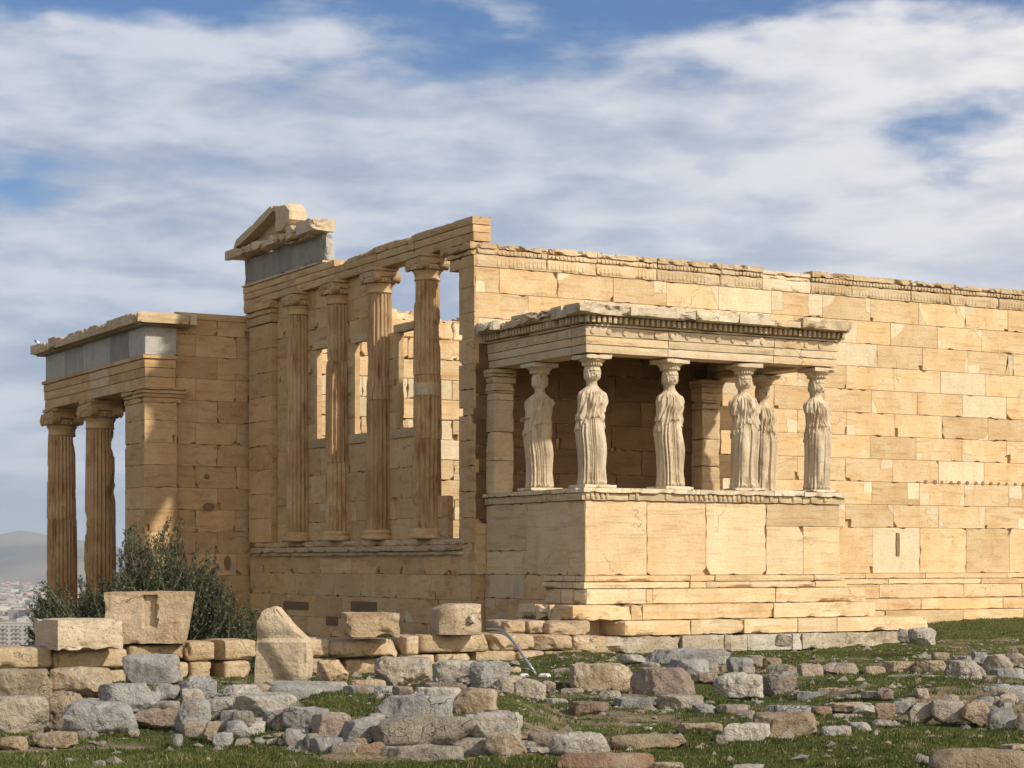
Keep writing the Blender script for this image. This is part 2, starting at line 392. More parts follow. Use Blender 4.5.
m=MB(); crown_run(m,SF,.0,22,5.88,whole=.74,seed=3); P(m,'wall_crown',M_TRIM)
# ---- base moulding and steps of the south side east of the porch
def course(m,x0,x1,y,z0,z1,back=.8,L=1.9,amt=.02,seed=0,off=0,age=(0,.4),jit=.006,gapp=0.0):
    x=x0;i=0
    while x<x1-.05:
        e=min(x1,x+L*rg.uniform(.7,1.3) if i or not off else x+off)
        if x1-e<.3: e=x1
        if rg.random()>=gapp:
            beam(m,x+.003,e-.003,y+rg.uniform(-jit,jit),y+back,z0+.003,z1-.002,amt,.09,seed+i,(rg.uniform(*age),rg.random(),0),3.,1.1,.006,40)
        x=e;i+=1
m=MB()
for (x0,x1,y,z0,z1,s) in ((5.9,22,-.10,-.115,0,1),(5.9,22,-.16,-.235,-.117,2),(5.9,22,-.30,-.535,-.237,3),(5.9,22,-.62,-.78,-.537,4),(5.9,22,-.95,-1.45,-.782,5)):
    course(m,x0,x1,y,z0,z1,seed=s*31,amt=.014,L=2.1)
P(m,'south_steps',M_HONEY)
# ---- porch of the statues: podium
PX0,PX1,PY=.22,5.86,-3.64
m=MB(); box(m,PX0+.08,PX1-.08,PY+.08,0,-1.38,1.44,(0,.4,0))
fs=frS(PY)
def b_(a,b,z0,z1,**k): block(m,fs,a,b,z0,z1,.09,newp=0,patchp=.0,chip=.03,chipp=.12,gap=.003,**k)
b_(PX0,1.51,.0,1.32,voidp=.0,age=.2); b_(1.51,2.79,0,1.32,voidp=.9,age=.05); b_(2.79,4.14,0,1.32,voidp=.9,age=.3)
b_(4.14,PX1,.90,1.32,voidp=0,age=.0,dark=.25); b_(4.14,5.0,0,.90,voidp=.3,age=.35); b_(5.0,PX1,0,.90,voidp=0,age=.1)
fw=frW(PX0)
def bw(a,b,z0,z1,**k): block(m,fw,a,b,z0,z1,.09,newp=0,patchp=0,chip=.03,chipp=.12,gap=.003,**k)
bw(PY,-3.05,0,1.32,voidp=0,age=.2); bw(-3.05,-1.58,0,1.32,voidp=.8,age=.3); bw(-1.58,-.02,.44,1.32,voidp=.5,age=.2); bw(-1.58,-.02,-.0,.44,voidp=.3,age=.3)
fe=frE(PX1)
block(m,fe,PY,-1.8,0,1.32,.09,newp=0); block(m,fe,-1.8,-.0,0,1.32,.09,newp=0)
P(m,'podium',M_PALE)
# crown of the podium: flat top slab over an egg and dart band
m=MB()
def eggband(m,fr,u0,u1,z0,z1,w,pitch=.105,skip=.12,t=(.2,.5,.1)):
    O,U,Nn=fr; flip=np.dot(np.cross(U,Nn),[0,0,1])<0
    u=u0+.03; off=False
    while u<u1-.03:
        if rg.random()<.06: off=not off
        if not (off and rg.random()<.6) :
            V,F=lathe([(.001,0),(.7,.1),(1,.45),(.95,.9),(.8,1)],8)
            V=np.stack([V[:,0]*pitch*.36,V[:,1]*.032,V[:,2]*(z1-z0)],1)
            Q=O+(V[:,:1]+u)*U+(V[:,2:3]+z0)*np.array([0,0,1.])+(V[:,1:2]+w)*Nn
            m.add(Q,[tuple(reversed(f)) for f in F] if flip else F,(t[0]+rg.uniform(-.1,.1),rg.random(),t[2]*rg.random()))
        u+=pitch
for k,(a,b) in enumerate(((PX0-.10,1.1),(1.1,2.6),(2.6,4.25),(4.25,4.95),(4.95,PX1+.10))):
    beam(m,a+.003,b-.003,PY-.11,PY+.5,1.455,1.545 if k!=3 else 1.57,.022,.06,k+2,(.5+.1*k*.5,rg.random(),0),5,1.2,.006)
    beam(m,a+.003,b-.003,PY-.045,PY+.5,1.325,1.453,.012,.07,k+12,(.2,rg.random(),.15),5,1.0,.004)
for k,(a,b) in enumerate(((PY+.5,-2.2),(-2.2,-1.2),(-1.2,-.02))):
    beam(m,PX0-.11,PX0+.5,a+.003,b-.003,1.455,1.545,.035 if k else .02,.06,k+22,(.35,rg.random(),0),5,1.4,.008)
    beam(m,PX0-.045,PX0+.5,a+.003,b-.003,1.325,1.453,.02,.07,k+32,(.2,rg.random(),.15),5,1.0,.004)
    beam(m,PX1-.5,PX1+.11,a+.003,b-.003,1.325,1.545,.02,.09,k+42,(.35,rg.random(),0),5,1.2,.006)
eggband(m,frS(PY-.045),PX0-.03,PX1+.04,1.345,1.45,.0); eggband(m,frW(PX0-.045),PY-.03,-2.1,1.345,1.45,.0)
P(m,'podium_crown',M_TRIM)
m=MB(); box(m,PX0+.5,PX1-.5,PY+.5,-.02,1.44,1.50,(.3,.5,0)); P(m,'porch_floor',M_PALE)
# base moulding and steps of the porch
m=MB()
def cx_(x0,x1,y,z0,z1,ln,seed,ret=None,amt=.03,age=(.0,.4)):
    xs=[x0]+ln+[x1]
    for i,(a,b) in enumerate(zip(xs[:-1],xs[1:])):
        beam(m,a+.004,b-.004,y+rg.uniform(-.01,.01),PY+.25,z0+.003,z1-.003,amt*rg.uniform(.3,.9),.07,seed+i,(rg.uniform(*age),rg.random(),0),2.6,1.3,.008,46)
    if ret: # return along the west side up to y=ret
        for i,(a,b) in enumerate(((PY+.26,(PY+ret)/2),((PY+ret)/2,ret))):
            beam(m,x0,PX0+.25,a+.004,b-.004,z0+.003,z1-.003,amt*.8,.07,seed+9+i,(rg.uniform(0,.4),rg.random(),0),2.6,1.3,.008,46)
cx_(PX0-.06,5.93,PY-.07,-.115,0,[2.4,2.95,5.2],101,-2.3); cx_(PX0-.11,5.95,PY-.13,-.235,-.117,[2.35,2.7,5.2],111,-2.3)
cx_(PX0-.12,6.31,PY-.22,-.51,-.237,[1.35,1.5,4.2],121,-2.35,amt=.045)
cx_(-.35,6.33,PY-.50,-.785,-.512,[.85,1.1,3.95],131,-2.1,amt=.06)
cx_(.55,7.38,PY-.75,-1.05,-.788,[1.95,3.1,4.3,5.2],141,None,amt=.05)
P(m,'porch_steps',M_PALE)
m=MB(); cx_(-.75,7.0,PY-.85,-1.36,-1.053,[.0,1.7,2.6,3.1,4.1,4.32],151,None,amt=.10,age=(.2,.9)); P(m,'foundation_course',M_FOUND)
# ---- porch pilasters against the wall
def pilaster(x0,x1,y0,y1,seed):
    m=MB(); z=1.545; i=0
    for h in (.62,.55,.6,.13):
        beam(m,x0,x1,y0,y1,z+.002,z+h-.002,.018,.06,seed+i,(.1+.2*rg.random(),rg.random(),0),4,1.1,.005); z+=h;i+=1
    for k,(dz,pr) in enumerate(((.05,.008),(.14,.018),(.12,.03),(.07,.05),(.08,.06))):
        beam(m,x0-pr,x1+pr,y0-pr,y1,z+.001,z+dz-.001,.018,.05,seed+20+k,(.15,rg.random(),.1),5,1.2,.004); z+=dz
    o=P(m,'pilaster',M_TRIM); return o
pilaster(PX0-.0,PX0+.42,-.34,-.01,300); pilaster(4.96,5.40,-.40,-.01,340)
# ---- porch entablature
m=MB()
AZ0,AZ1=3.925,4.39
def ring(y,x0,x1,z0,z1,th,seed,amt,joints=((),()),tone_=(.25,.5,0),fn=None,res=.07):
    js=[x0]+list(joints[0])+[x1]
    for i,(a,b) in enumerate(zip(js[:-1],js[1:])):
        beam(m,a+.002,b-.002,y,y+th,z0,z1,amt,res,seed+i,(tone_[0]+rg.uniform(-.15,.2),rg.random(),tone_[2]*rg.random()),3.,1.2,.006,110,fn)
    jw=[y+th+.003]+list(joints[1])+[-.01]
    for i,(a,b) in enumerate(zip(jw[:-1],jw[1:])):
        beam(m,x0,x0+th,a+.002,b-.002,z0,z1,amt,res,seed+20+i,(tone_[0]+rg.uniform(-.15,.2),rg.random(),tone_[2]*rg.random()),3.,1.2,.006,90,fn)
        beam(m,x1-th,x1,a+.002,b-.002,z0,z1,amt,res,seed+40+i,(tone_[0],rg.random(),0),3.,1.2,.006,90,fn)
ax0,ax1,ay=PX0+.02,PX1-.0,PY+.02
ring(ay+.03,ax0+.03,ax1-.03,AZ0,AZ0+.145,.5,401,.006,((2.0,4.35),(-1.9,)))
ring(ay+.015,ax0+.015,ax1-.015,AZ0+.147,AZ0+.29,.5,421,.006,((2.0,4.35),(-1.9,)))
ring(ay,ax0,ax1,AZ0+.292,AZ1,.5,441,.008,((2.0,4.35),(-1.9,)))
P(m,'porch_architrave',M_TRIM)
m=MB()
for i in range(17):   # round bosses left unfinished on the top fascia
    x=ax0+.15+i*.335
    if x<ax1-.2 and i not in (12,13):
        V,F=lathe([(.001,0),(.055,0),(.048,.022),(.001,.028)],18,caps=False); V=np.stack([V[:,0]+x,-V[:,2]+ay+.004,V[:,1]+AZ0+.375],1); m=MB(); m.add(V,F,(.3,rg.random(),.1)); P(m,'rosette',M_TRIM)
for i in range(9):
    y=ay+.3+i*.36
    V,F=lathe([(.001,0),(.055,0),(.048,.022),(.001,.028)],18,caps=False); V=np.stack([-V[:,2]+ax0+.004,V[:,0]+y,V[:,1]+AZ0+.375],1); m=MB(); m.add(V,[tuple(reversed(f)) for f in F],(.3,rg.random(),.1)); P(m,'rosette',M_TRIM)
m=MB()
ring(ay-.03,ax0-.03,ax1+.03,AZ1+.003,AZ1+.045,.5,461,.010,res=.09)
ring(ay-.045,ax0-.045,ax1+.045,AZ1+.047,AZ1+.175,.5,481,.006,tone_=(.0,.2,.5),res=.12)
x=ax0-.05
while x<ax1+.05:
    if rg.random()<.95: h=rg.uniform(.095,.112); beam(m,x,x+.062,ay-.125,ay-.04,AZ1+.052+(.112-h),AZ1+.168,.006,.03,rg.randrange(999),(rg.uniform(.1,.5),rg.random(),.3*rg.random()),9,1.3,.002)
    x+=.113
y=ay-.02
while y<-.08:
    if rg.random()<.92: 
        for sx in (0,1):
            xa,xb=(ax0-.125,ax0-.04) if sx==0 else (ax1+.04,ax1+.125)
            beam(m,xa,xb,y,y+.062,AZ1+.055,AZ1+.168,.006,.03,rg.randrange(999),(rg.uniform(.1,.4),rg.random(),.3*rg.random()),9,1.3,.002)
    y+=.113
P(m,'dentil_band',M_TRIM)
# cornice, worn to a ragged edge, and the roof slabs
m=MB()
def rag(V):
    n=fbm(np.stack([V[:,0]*1.6,V[:,1]*1.6,V[:,2]*2],1),4,77)
    out=np.stack([np.where(V[:,0]<1,-1,0)+np.where(V[:,0]>5,1,0),np.where(V[:,1]<-2.9,-1,0),0*V[:,0]],1)
    return V-out*np.clip(n+.1,0,.5)[:,None]*.30
xs=[ax0-.34,.95,2.35,3.3,4.05,4.75,ax1+.36]
for i,(a,b) in enumerate(zip(xs[:-1],xs[1:])):
    ov=[.34,.36,.37,.36,.30,.34][i]
    beam(m,a+.004,b-.004,ay-ov,ay+.6,AZ1+.178,AZ1+[.36,.34,.36,.37,.31,.37][i],.05,.05,500+i,(rg.uniform(.3,.9),rg.random(),.1),2.6,1.5,.012,90,rag if i>3 or i==0 else None)
ys=[ay+.604,-1.9,-.9,-.0]
for i,(a,b) in enumerate(zip(ys[:-1],ys[1:])):
    beam(m,ax0-.34-(.06 if i==2 else 0),ax0+.6,a+.004,b-.004,AZ1+.178,AZ1+[.36,.33,.37][i],.06,.05,520+i,(rg.uniform(.3,.7),rg.random(),.1),2.6,1.5,.012,90,rag)
    beam(m,ax1-.6,ax1+.34,a+.004,b-.004,AZ1+.178,AZ1+.35,.05,.06,530+i,(rg.uniform(.3,.7),rg.random(),.1),2.6,1.5,.012,90,rag)
# thin broken upper course
for i,(a,b,z) in enumerate(((ax0-.1,1.5,.41),(1.6,3.2,.395),(3.35,4.1,.42),(4.9,ax1+.2,.41))):
    beam(m,a,b,ay-.20,ay+.5,AZ1+.33,AZ1+z,.04,.05,540+i,(rg.uniform(.3,.9),rg.random(),.05),3,1.5,.01)
beam(m,ax0-.15,ax0+.5,ay+.6,-1.2,AZ1+.32,AZ1+.41,.04,.06,560,(.5,.5,.1),3,1.5,.01)
P(m,'porch_cornice',M_TRIM)
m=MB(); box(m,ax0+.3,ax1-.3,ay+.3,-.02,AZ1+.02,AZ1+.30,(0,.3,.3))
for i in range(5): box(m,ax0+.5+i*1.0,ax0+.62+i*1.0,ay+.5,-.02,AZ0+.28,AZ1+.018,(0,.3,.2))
P(m,'porch_ceiling',M_PORCH_SHADE)
# dark sockets and blocks of the door wall inside the porch come with the south wall masonry
# ---- west front
m=MB()
# lower wall under the ledge
box(m,.10,.55,-.0+.62,11.4,-3.2,.30,(0,.3,0))
fw0=frW(0.0)
masonry(m,fw0,-.0,11.38,-3.2,[(.60,1.4,.9),(.60,1.5,.3),(.60,1.4,1.1),(.41,1.6,.5)],newp=.0,patchp=.04,voidp=.3,gap=.002,chipp=.08,jv=.35,ch=.005)
# courses right under the ledge, the square hole being only a dark plate
def skh(a,b,z0,z1): return False
masonry(m,fw0,-.0,11.38,-.99,[(.49,1.25,.7),(.49,1.5,.2),(.38,1.35,1.0)],newp=.0,patchp=.06,voidp=.4,gap=.002,chipp=.08,jv=.35,ch=.005)
box(m,.0,.5,.35,11.38,.30,.372,(0,.4,0))
P(m,'west_basement_wall',M_BROWN)
m=MB()
for (y0,y1,z0,z1) in ((4.35,5.6,-.85,-.60),(7.9,9.3,-.84,-.66),(6.3,6.9,-1.15,-.95)):  # raised dark plates paint the shade of holes in the wall
    V,F=gridbox((.012,(y1-y0)/2,(z1-z0)/2),.12); m=MB(); m.add(V+np.array((-.012,(y0+y1)/2,(z0+z1)/2)),F,(0,.1,.98)); P(m,'painted_socket',M_BROWN)
# porch foundation on the west side continues the same face
m=MB(); box(m,PX0+.06,1.,PY+.3,0,-3.0,-.002,(0,.4,0))
masonry(m,frW(PX0-.02),-2.3,-.0,-1.4,[(.45,1.2,-1.2),(.5,1.3,-.9),(.45,1.3,-1.5)],newp=.02,patchp=.05,voidp=.2,gap=.003,chipp=.12)
P(m,'porch_foundation',M_BROWN)
# the ledge
m=MB()
ys=[.42,2.3,5.0,7.6,11.0]
for i,(a,b) in enumerate(zip(ys[:-1],ys[1:])):
    beam(m,-.17,.35,a+.003,b-.003,.455,.575,.02,.07,600+i,(.1,rg.random(),.1),4,1.3,.006,80)
    beam(m,-.10,.35,a+.003,b-.003,.375,.453,.015,.08,610+i,(.1,rg.random(),.25),4,1.1,.006,80)
    beam(m,-.06,.35,a+.003,b-.003,.577,.70,.02,.08,620+i,(.1,rg.random(),.1),4,1.1,.006,80)
P(m,'ledge',M_TRIM)
# wall between the columns with three windows
WT=6.36
WIN=[(6.25,7.75,2.99,5.0),(4.20,5.75,2.99,4.95),(2.05,3.62,2.99,4.97)]   # glimpsed openings (y0,y1,z0,z1)
m=MB()
xw=.10; fwi=frW(xw)
def solid(y0,y1,z0,z1,rows=None,**k):
    n=max(1,round((z1-z0)/.52)); h=(z1-z0)/n
    masonry(m,fwi,y0,y1,z0,[(h,.95,y0+rg.uniform(.2,.8)) for _ in range(n)],newp=.02,patchp=.10,voidp=.2,gap=.002,chipp=.10,jv=.3,ch=.005)
    box(m,xw+.06,xw+.13,y0+.01,y1-.01,z0,z1-.01,(0,.4,0))
solid(1.35,9.95,.70,1.55); solid(2.04,9.95,1.55,2.80)
for a,b in ((7.75,9.95),(5.75,6.25),(3.62,4.20)): solid(a,b,2.80,5.0)
solid(4.20,9.95,5.0,6.36)
P(m,'west_wall',M_BROWN)
m=MB()
solidm=m
for i,(y0,y1,z0,z1) in enumerate(WIN):
    beam(m,xw-.05,xw+.16,y0-.16,y1+.16,z0-.20,z0,.012,.1,640+i,(.5,rg.random(),.35 if i!=1 else 0),4,1,.005)       # sill
    for (a,b) in ((y0,y0+.13),(y1-.13,y1)):
        beam(m,xw-.02,xw+.11,a,b,z0+.002,z1-.002,.012,.1,650+i,(.25,rg.random(),0),4,1,.005)
    beam(m,xw-.03,xw+.14,y0-.12,y1+.10,z1,z1+.17,.014,.1,660+i,(.45,rg.random(),0),4,1,.005)
P(m,'window_frame',M_BROWN)
# antae of the west front
m=MB()
masonry(m,frW(-.03),0,.63,-.0,[(.6,2,9)]+[(.49,2,9)]*11,depth=.10,newp=0,patchp=0,voidp=.15,gap=.0025,chipp=.2)
box(m,.05,.6,.06,.57,-.0,5.86,(0,.4,0))
masonry(m,frW(.12),.60,.72,.70,[(.6,2,9)]+[(.52,2,9)]*7,depth=.1,newp=0,patchp=0,voidp=.2,gap=.003,chipp=.2)
box(m,.20,.35,.6,.70,.7,5.0,(0,.4,0))
for k,(z0,z1,pr,yb) in enumerate(((5.88,6.10,.05,.98),(6.102,6.20,.09,1.10),(6.202,6.352,.14,1.22))):
    beam(m,-pr,.5,-.02,yb,z0,z1,.022,.05,670+k,(.1,rg.random(),.1),4,1.4,.008)
P(m,'south_anta',M_BROWN)
m=MB()
masonry(m,frW(-.06),9.95,11.3,.70,[(.57,2,19)]*9,depth=.12,newp=0,patchp=0,voidp=.15,gap=.0025,chipp=.15)
box(m,.0,.5,9.98,11.35,.70,5.8,(0,.4,0))
masonry(m,frS(9.95),-.05,.10,.70,[(.57,2,19)]*9,depth=.12,newp=0,patchp=0,voidp=0,gap=.0025)
for k,(z0,z1,pr) in enumerate(((5.85,6.05,.09),(6.052,6.17,.12),(6.172,6.352,.17))):
    beam(m,-pr,.5,9.95-pr+.05,11.4,z0,z1,.015,.06,680+k,(.1,rg.random(),.1),4,1.3,.008)
P(m,'north_anta',M_BROWN)
# architrave over the columns
m=MB()
segs=[(-.02,2.5,.475),(2.5,4.25,.47),(4.25,6.35,.47),(6.35,8.5,.475),(8.5,11.66,.475)]
for i,(a,b,hh) in enumerate(segs):
    top=6.36+(hh if i<3 else .475)
    def tilt(V,i=i,a=a,b=b):
        if i in (1,2):
            s=np.clip((V[:,1]-a)/(b-a),0,1); V=V.copy(); hi=V[:,2]>6.62; V[hi,2]-= (s[hi]*.12 if i==2 else 0)+np.clip(fbm(V[hi]*2.2,3,9),0,1)*.10
        return V
    beam(m,-.055,.33,a+.004,b-.004,6.362,6.53,.009,.08,700+i,(.15,rg.random(),0),3,1.2,.006,80)
    beam(m,-.068,.33,a+.004,b-.004,6.532,6.68,.009,.08,710+i,(.15,rg.random(),0),3,1.2,.006,80)
    beam(m,-.08,.33,a+.004,b-.004,6.682,top,.022 if i in(1,2) else .009,.07,720+i,(.2,rg.random(),0),3,1.3,.008,80,tilt)
P(m,'west_architrave',M_BROWN)
m=MB(); beam(m,-.11,.5,6.9,11.68,6.838,6.90,.02,.08,731,(.3,.5,0),4,1.5,.008)
P(m,'architrave_moulding',M_TRIM)
m=MB()
for i,(a,b) in enumerate(((7.05,8.75),(8.75,11.62))):
    beam(m,-.05,.20,a+.002,b-.002,6.902,7.50,.015,.09,740+i,(.1 if i else .35,rg.random(),.15),3,1.1,.006,80)
beam(m,-.02,.19,6.90,7.05,6.902,7.40,.03,.06,745,(.6,.5,0),3,1.3,.01)
P(m,'frieze',M_GREY)
m=MB()
for i,(a,b,z0,z1,t) in enumerate(((10.3,12.0,7.52,7.74,.25),(9.0,10.3,7.52,7.73,.4),(8.2,9.0,7.50,7.70,.2),(6.75,8.25,7.50,7.80,.5))):
    beam(m,-.42,.14,a+.01,b-.01,z0,z1,.05,.06,750+i,(t,rg.random(),.05),2.6,1.5,.012,80)
beam(m,-.28,.12,7.3,8.6,7.44,7.51,.03,.06,758,(.3,.5,.2),3,1.5,.01)
P(m,'cornice',M_TRIM)
# pediment corner: raking cornice, tympanum and upright end
def yzprism(m,poly,x0,x1,amt,tone_,seed,step=.09):
    P_=[]
    n=len(poly)
    for i in range(n):
        a=np.array(poly[i]);b=np.array(poly[(i+1)%n]);k=max(1,int(np.linalg.norm(b-a)/step))
        for j in range(k): P_.append(a+(b-a)*j/k)
    P_=np.array(P_); n=len(P_); c=P_.mean(0); nx=6; V=[]
    for i in range(nx+1):
        x=x0+(x1-x0)*i/nx; q=P_.copy(); nn=fbm(np.stack([np.full(n,x*1.5),q[:,0]*3,q[:,1]*3],1),4,seed)
        dd=q-c; dd/=np.linalg.norm(dd,axis=1,keepdims=True)
        sh=amt*(nn*.6+(.5 if i in (0,nx) else 0)); q=q-dd*sh[:,None]
        V.append(np.stack([np.full(n,x),q[:,0],q[:,1]],1))
    V=np.concatenate(V); F=[]
    for i in range(nx):
        for j in range(n):
            jj=(j+1)%n; F.append((i*n+j,i*n+jj,(i+1)*n+jj,(i+1)*n+j))
    F.append(tuple(reversed(range(n)))); F.append(tuple(range(nx*n,(nx+1)*n)))
    ar=sum(P_[i][0]*P_[(i+1)%n][1]-P_[(i+1)%n][0]*P_[i][1] for i in range(n))
    if ar<0: F=[tuple(reversed(f)) for f in F]
    m.add(V,F,tone_)
m=MB()
yzprism(m,[(11.45,7.745),(11.30,7.92),(10.2,8.16),(9.15,8.41),(9.05,8.27),(10.1,7.98),(11.0,7.79)],-.40,.08,.03,(.3,.5,.1),3)
yzprism(m,[(9.1,8.41),(8.35,8.33),(8.1,8.15),(8.1,7.95),(8.6,7.745),(8.95,7.745),(8.95,8.25)],-.38,.05,.05,(.35,.5,0),5)
yzprism(m,[(11.0,7.74),(8.9,7.74),(8.9,8.34)],-.12,.04,.01,(.0,.4,.25),7)
P(m,'pediment_corner',M_TRIM)
# ---- engaged columns of the west front
def flutef(nf=24,depth=.10):
    def f(th,z): 
        a=(th*nf/(2*math.pi))%1.0
        return 1-depth*np.sin(np.pi*a)**.7*(1 if z<99 else 0)
    return f
def make_column(r,z0,z1,nf,drums,seed,name_parent_loc,ionic_w,chipamt=.03,axis='x',mat=None):
    """returns an Empty 'column' with base, shaft, capital; z0 bottom of base, z1 top of capital; local coordinates"""
    root=empty('column',name_parent_loc); H=z1-z0; s=r/.30
    mat=mat or M_COLUMN
    hb=.22*s; hc=.38*s; hn=.16*s
    # base
    m=MB(); pr=[(r*1.30,0),(r*1.36,.03*s),(r*1.35,.06*s),(r*1.25,.085*s),(r*1.16,.10*s),(r*1.15,.13*s),(r*1.2,.15*s),(r*1.18,.18*s),(r*1.08,.20*s),(r*1.06,.22*s)]
    V,F=lathe(pr,48); V=V+(fbm(V*5+seed,3,seed)*.03)[:,None]*np.sign(V)*np.array((1,1,0)); m.add(V,F,(.1,.5,.05))
    m.build('base',M_BROWN,root,smooth=True)
    # shaft with drums
    m=MB(); zs=hb; ze=H-hc-hn; n=nf*8; lv=[]
    cuts=[zs]+[zs+(ze-zs)*d for d in drums]+[ze]
    th=np.arange(n)/n*2*math.pi; fl=flutef(nf,.115)(th,0)
    rr0=random.Random(seed)
    for a,b in zip(cuts[:-1],cuts[1:]):
        k=max(4,int((b-a)/.075)); V=[];F=[]; ox,oy=rr0.uniform(-.014,.014),rr0.uniform(-.014,.014)
        for i in range(k+1):
            z=a+.003+(b-a-.006)*i/k; t=(z-zs)/(ze-zs); rad=r*(1.04-.17*t-.02*math.sin(math.pi*t)*-1)
            if i in (0,k): rad*=.985
            V.append(np.stack([ox+rad*fl*np.cos(th),oy+rad*fl*np.sin(th),np.full(n,z)],1))
        V=np.concatenate(V)
        nn=fbm(np.stack([V[:,0]*2.4,V[:,1]*2.4,V[:,2]*1.3],1)+seed*3.1,5,seed)
        br=np.clip(nn-.25,0,1)*chipamt*3.2; rad_=np.linalg.norm(V[:,:2],axis=1); lim=rad_-np.maximum(0,br)
        # bites: bring the surface down to a broken, fluteless level
        V[:,:2]*= (np.minimum(rad_,lim)/rad_)[:,None]
        for i in range(k):
            for j in range(n):
                jj=(j+1)%n; F.append((i*n+j,i*n+jj,(i+1)*n+jj,(i+1)*n+j))
        F.append(tuple(reversed(range(n)))); F.append(tuple(range(k*n,(k+1)*n)))
        m.add(V,F,(rr0.uniform(0,.25),rr0.random(),0))
    m.build('shaft',mat,root)
    # capital: necking band, echinus, volutes, abacus
    m=MB(); rt=r*.87
    V,F=lathe([(rt*.97,ze-.0),(rt*1.05,ze+.02*s),(rt*.99,ze+.04*s),(rt*.99,ze+hn-.03*s),(rt*1.07,ze+hn),(rt*1.14,ze+hn+.03*s),(rt*1.05,ze+hn+.05*s)],48); m.add(V,F,(.3,.5,.05))
    z=ze+hn+.05*s
    V,F=lathe([(rt*1.02,z),(rt*1.22,z+.04*s),(rt*1.30,z+.08*s),(rt*1.25,z+.12*s)],48); m.add(V,F,(.2,.5,.1))
    for i in range(24):
        a=i/24*2*math.pi; V,F=lathe([(.001,0),(.03*s,.02*s),(.034*s,.06*s),(.02*s,.09*s)],6); m.add(V+np.array((rt*1.22*math.cos(a),rt*1.22*math.sin(a),z)),F,(.3,.5,.1))
    wv=ionic_w/2; vr=.118*s; zc=ze+hn+.165*s; dep=r*1.02
    for sx in (-1,1):
        for sy in (-1,1):
            # volute disc at both faces, bolster between
            cyc=sy*wv*.78
            prof=[(vr*.98,0),(vr,.02),(vr*.72,.10),(vr*.60,dep*.5),(vr*.60,dep*.51)]
            V,F=lathe([(.001,0)]+prof+[(.001,dep*.51)],28,caps=False)
            Q=np.stack([sx*(dep-V[:,2]),V[:,0]+cyc,V[:,1]+zc],1)
            fl_=F if sx*1>0 else [tuple(reversed(f)) for f in F]
            m.add(Q,[tuple(reversed(f)) for f in fl_],(.2,.5,.1))
            # raised spiral
            pts=[]
            for t in range(40):
                u=t/39; a=sy*(math.pi/2-u*4.2*math.pi)*1; rad=vr*(.93-.80*u); pts.append((sx*(dep+.006*s),cyc+rad*math.cos(math.pi/2-sy*(-u*4.2*math.pi)) ,zc+rad*math.sin(math.pi/2-sy*(-u*4.2*math.pi))))
            tube(m,pts,.013*s,5,(.35,.5,0))
    beamq=lambda x0,x1,y0,y1,a,b,am,t: beam(m,x0,x1,y0,y1,a,b,am,.05,seed+int(a*100),t,5,1.3,.004)
    beamq(-dep*.96,dep*.96,-wv*.74,wv*.74,zc+.02*s,zc+.135*s,.015,(.2,.5,.1))
    beamq(-dep,dep,-wv*.86,wv*.86,H-.065*s,H-.003,.02,(.3,.5,.1))
    beamq(-dep*.93,dep*.93,-wv*.72,wv*.72,zc+.10*s,H-.06*s,.012,(.2,.5,.15))
    m.build('capital',M_BROWN,root,auto=40)
    return root
def tube(m,pts,r,n=6,tone_=(0,.5,0),taper=None):
    pts=[Vector(p) for p in pts]; V=[];F=[]; k=len(pts)
    for i,p in enumerate(pts):
        d=(pts[min(i+1,k-1)]-pts[max(i-1,0)]).normalized(); up=Vector((0,0,1)) if abs(d.z)<.9 else Vector((1,0,0))
        a=d.cross(up).normalized(); b=d.cross(a).normalized()
        rr=(r[i] if isinstance(r,(list,tuple)) else r)
        for j in range(n):
            t=j/n*2*math.pi; V.append(p+a*rr*math.cos(t)+b*rr*math.sin(t))
    for i in range(k-1):
        for j in range(n):
            jj=(j+1)%n; F.append((i*n+j,(i+1)*n+j,(i+1)*n+jj,i*n+jj))
    F.append(tuple(range(n))); F.append(tuple(reversed(range((k-1)*n,k*n))))
    m.add([tuple(v) for v in V],F,tone_)
def adopt(o,parent,world):
    o.parent=parent; b=base_of(parent); o.location=tuple(np.array(world)-np.array(b))
for i,(y,sd,ch) in enumerate(((8.42,21,.010),(6.28,22,.03),(4.22,23,.02),(2.04,25,.045))):
    c=make_column(.292,.70,6.355,20,[(.42,),(.3,.75),(.55,),(.36,.62)][i],sd,(0,0,0),.76,ch)
    adopt(c,T,(.0,y,.70)); c['group']='engaged columns of the west front'
# pale repair band on the column nearest the corner
m=MB(); V,F=lathe([(.268,3.55),(.272,3.56),(.272,3.79),(.268,3.80)],60,0,2.04); m.add(V,F,(.7,.5,0)); P(m,'repair_band',M_COLUMN)
# ---- inner face of the north wall, seen through the openings
m=MB(); box(m,.5,21,11.12,11.5,-3.2,6.0,(0,.4,0))
masonry(m,frS(11.0),.5,16,-1.2,[(.5,1.25,.3 if i%2 else .9) for i in range(14)],depth=.16,newp=.22,patchp=.35,voidp=.4,gap=.006,chip=.05,chipp=.2,proud=.02,ch=.012)
masonry(m,frS(11.04),.5,16,5.8,[(.5,1.0,.3)],depth=.2,newp=.1,patchp=.1,voidp=.5,gap=.02,chip=.06,chipp=.25,proud=.05,ch=.03)
for i in range(10): beam(m,2.2+i*1.1,3.3+i*1.1,11.05,11.5,6.25,6.42+.12*math.sin(i*2.1),.10,.09,800+i,(.1,rg.random(),0),2.5,1.5,.02)
P(m,'north_wall',M_HONEY)
m=MB(); beam(m,20.5,22,.6,11,-1.4,6.2,.02,.6,811,(0,.5,0)); P(m,'east_wall',M_HONEY)
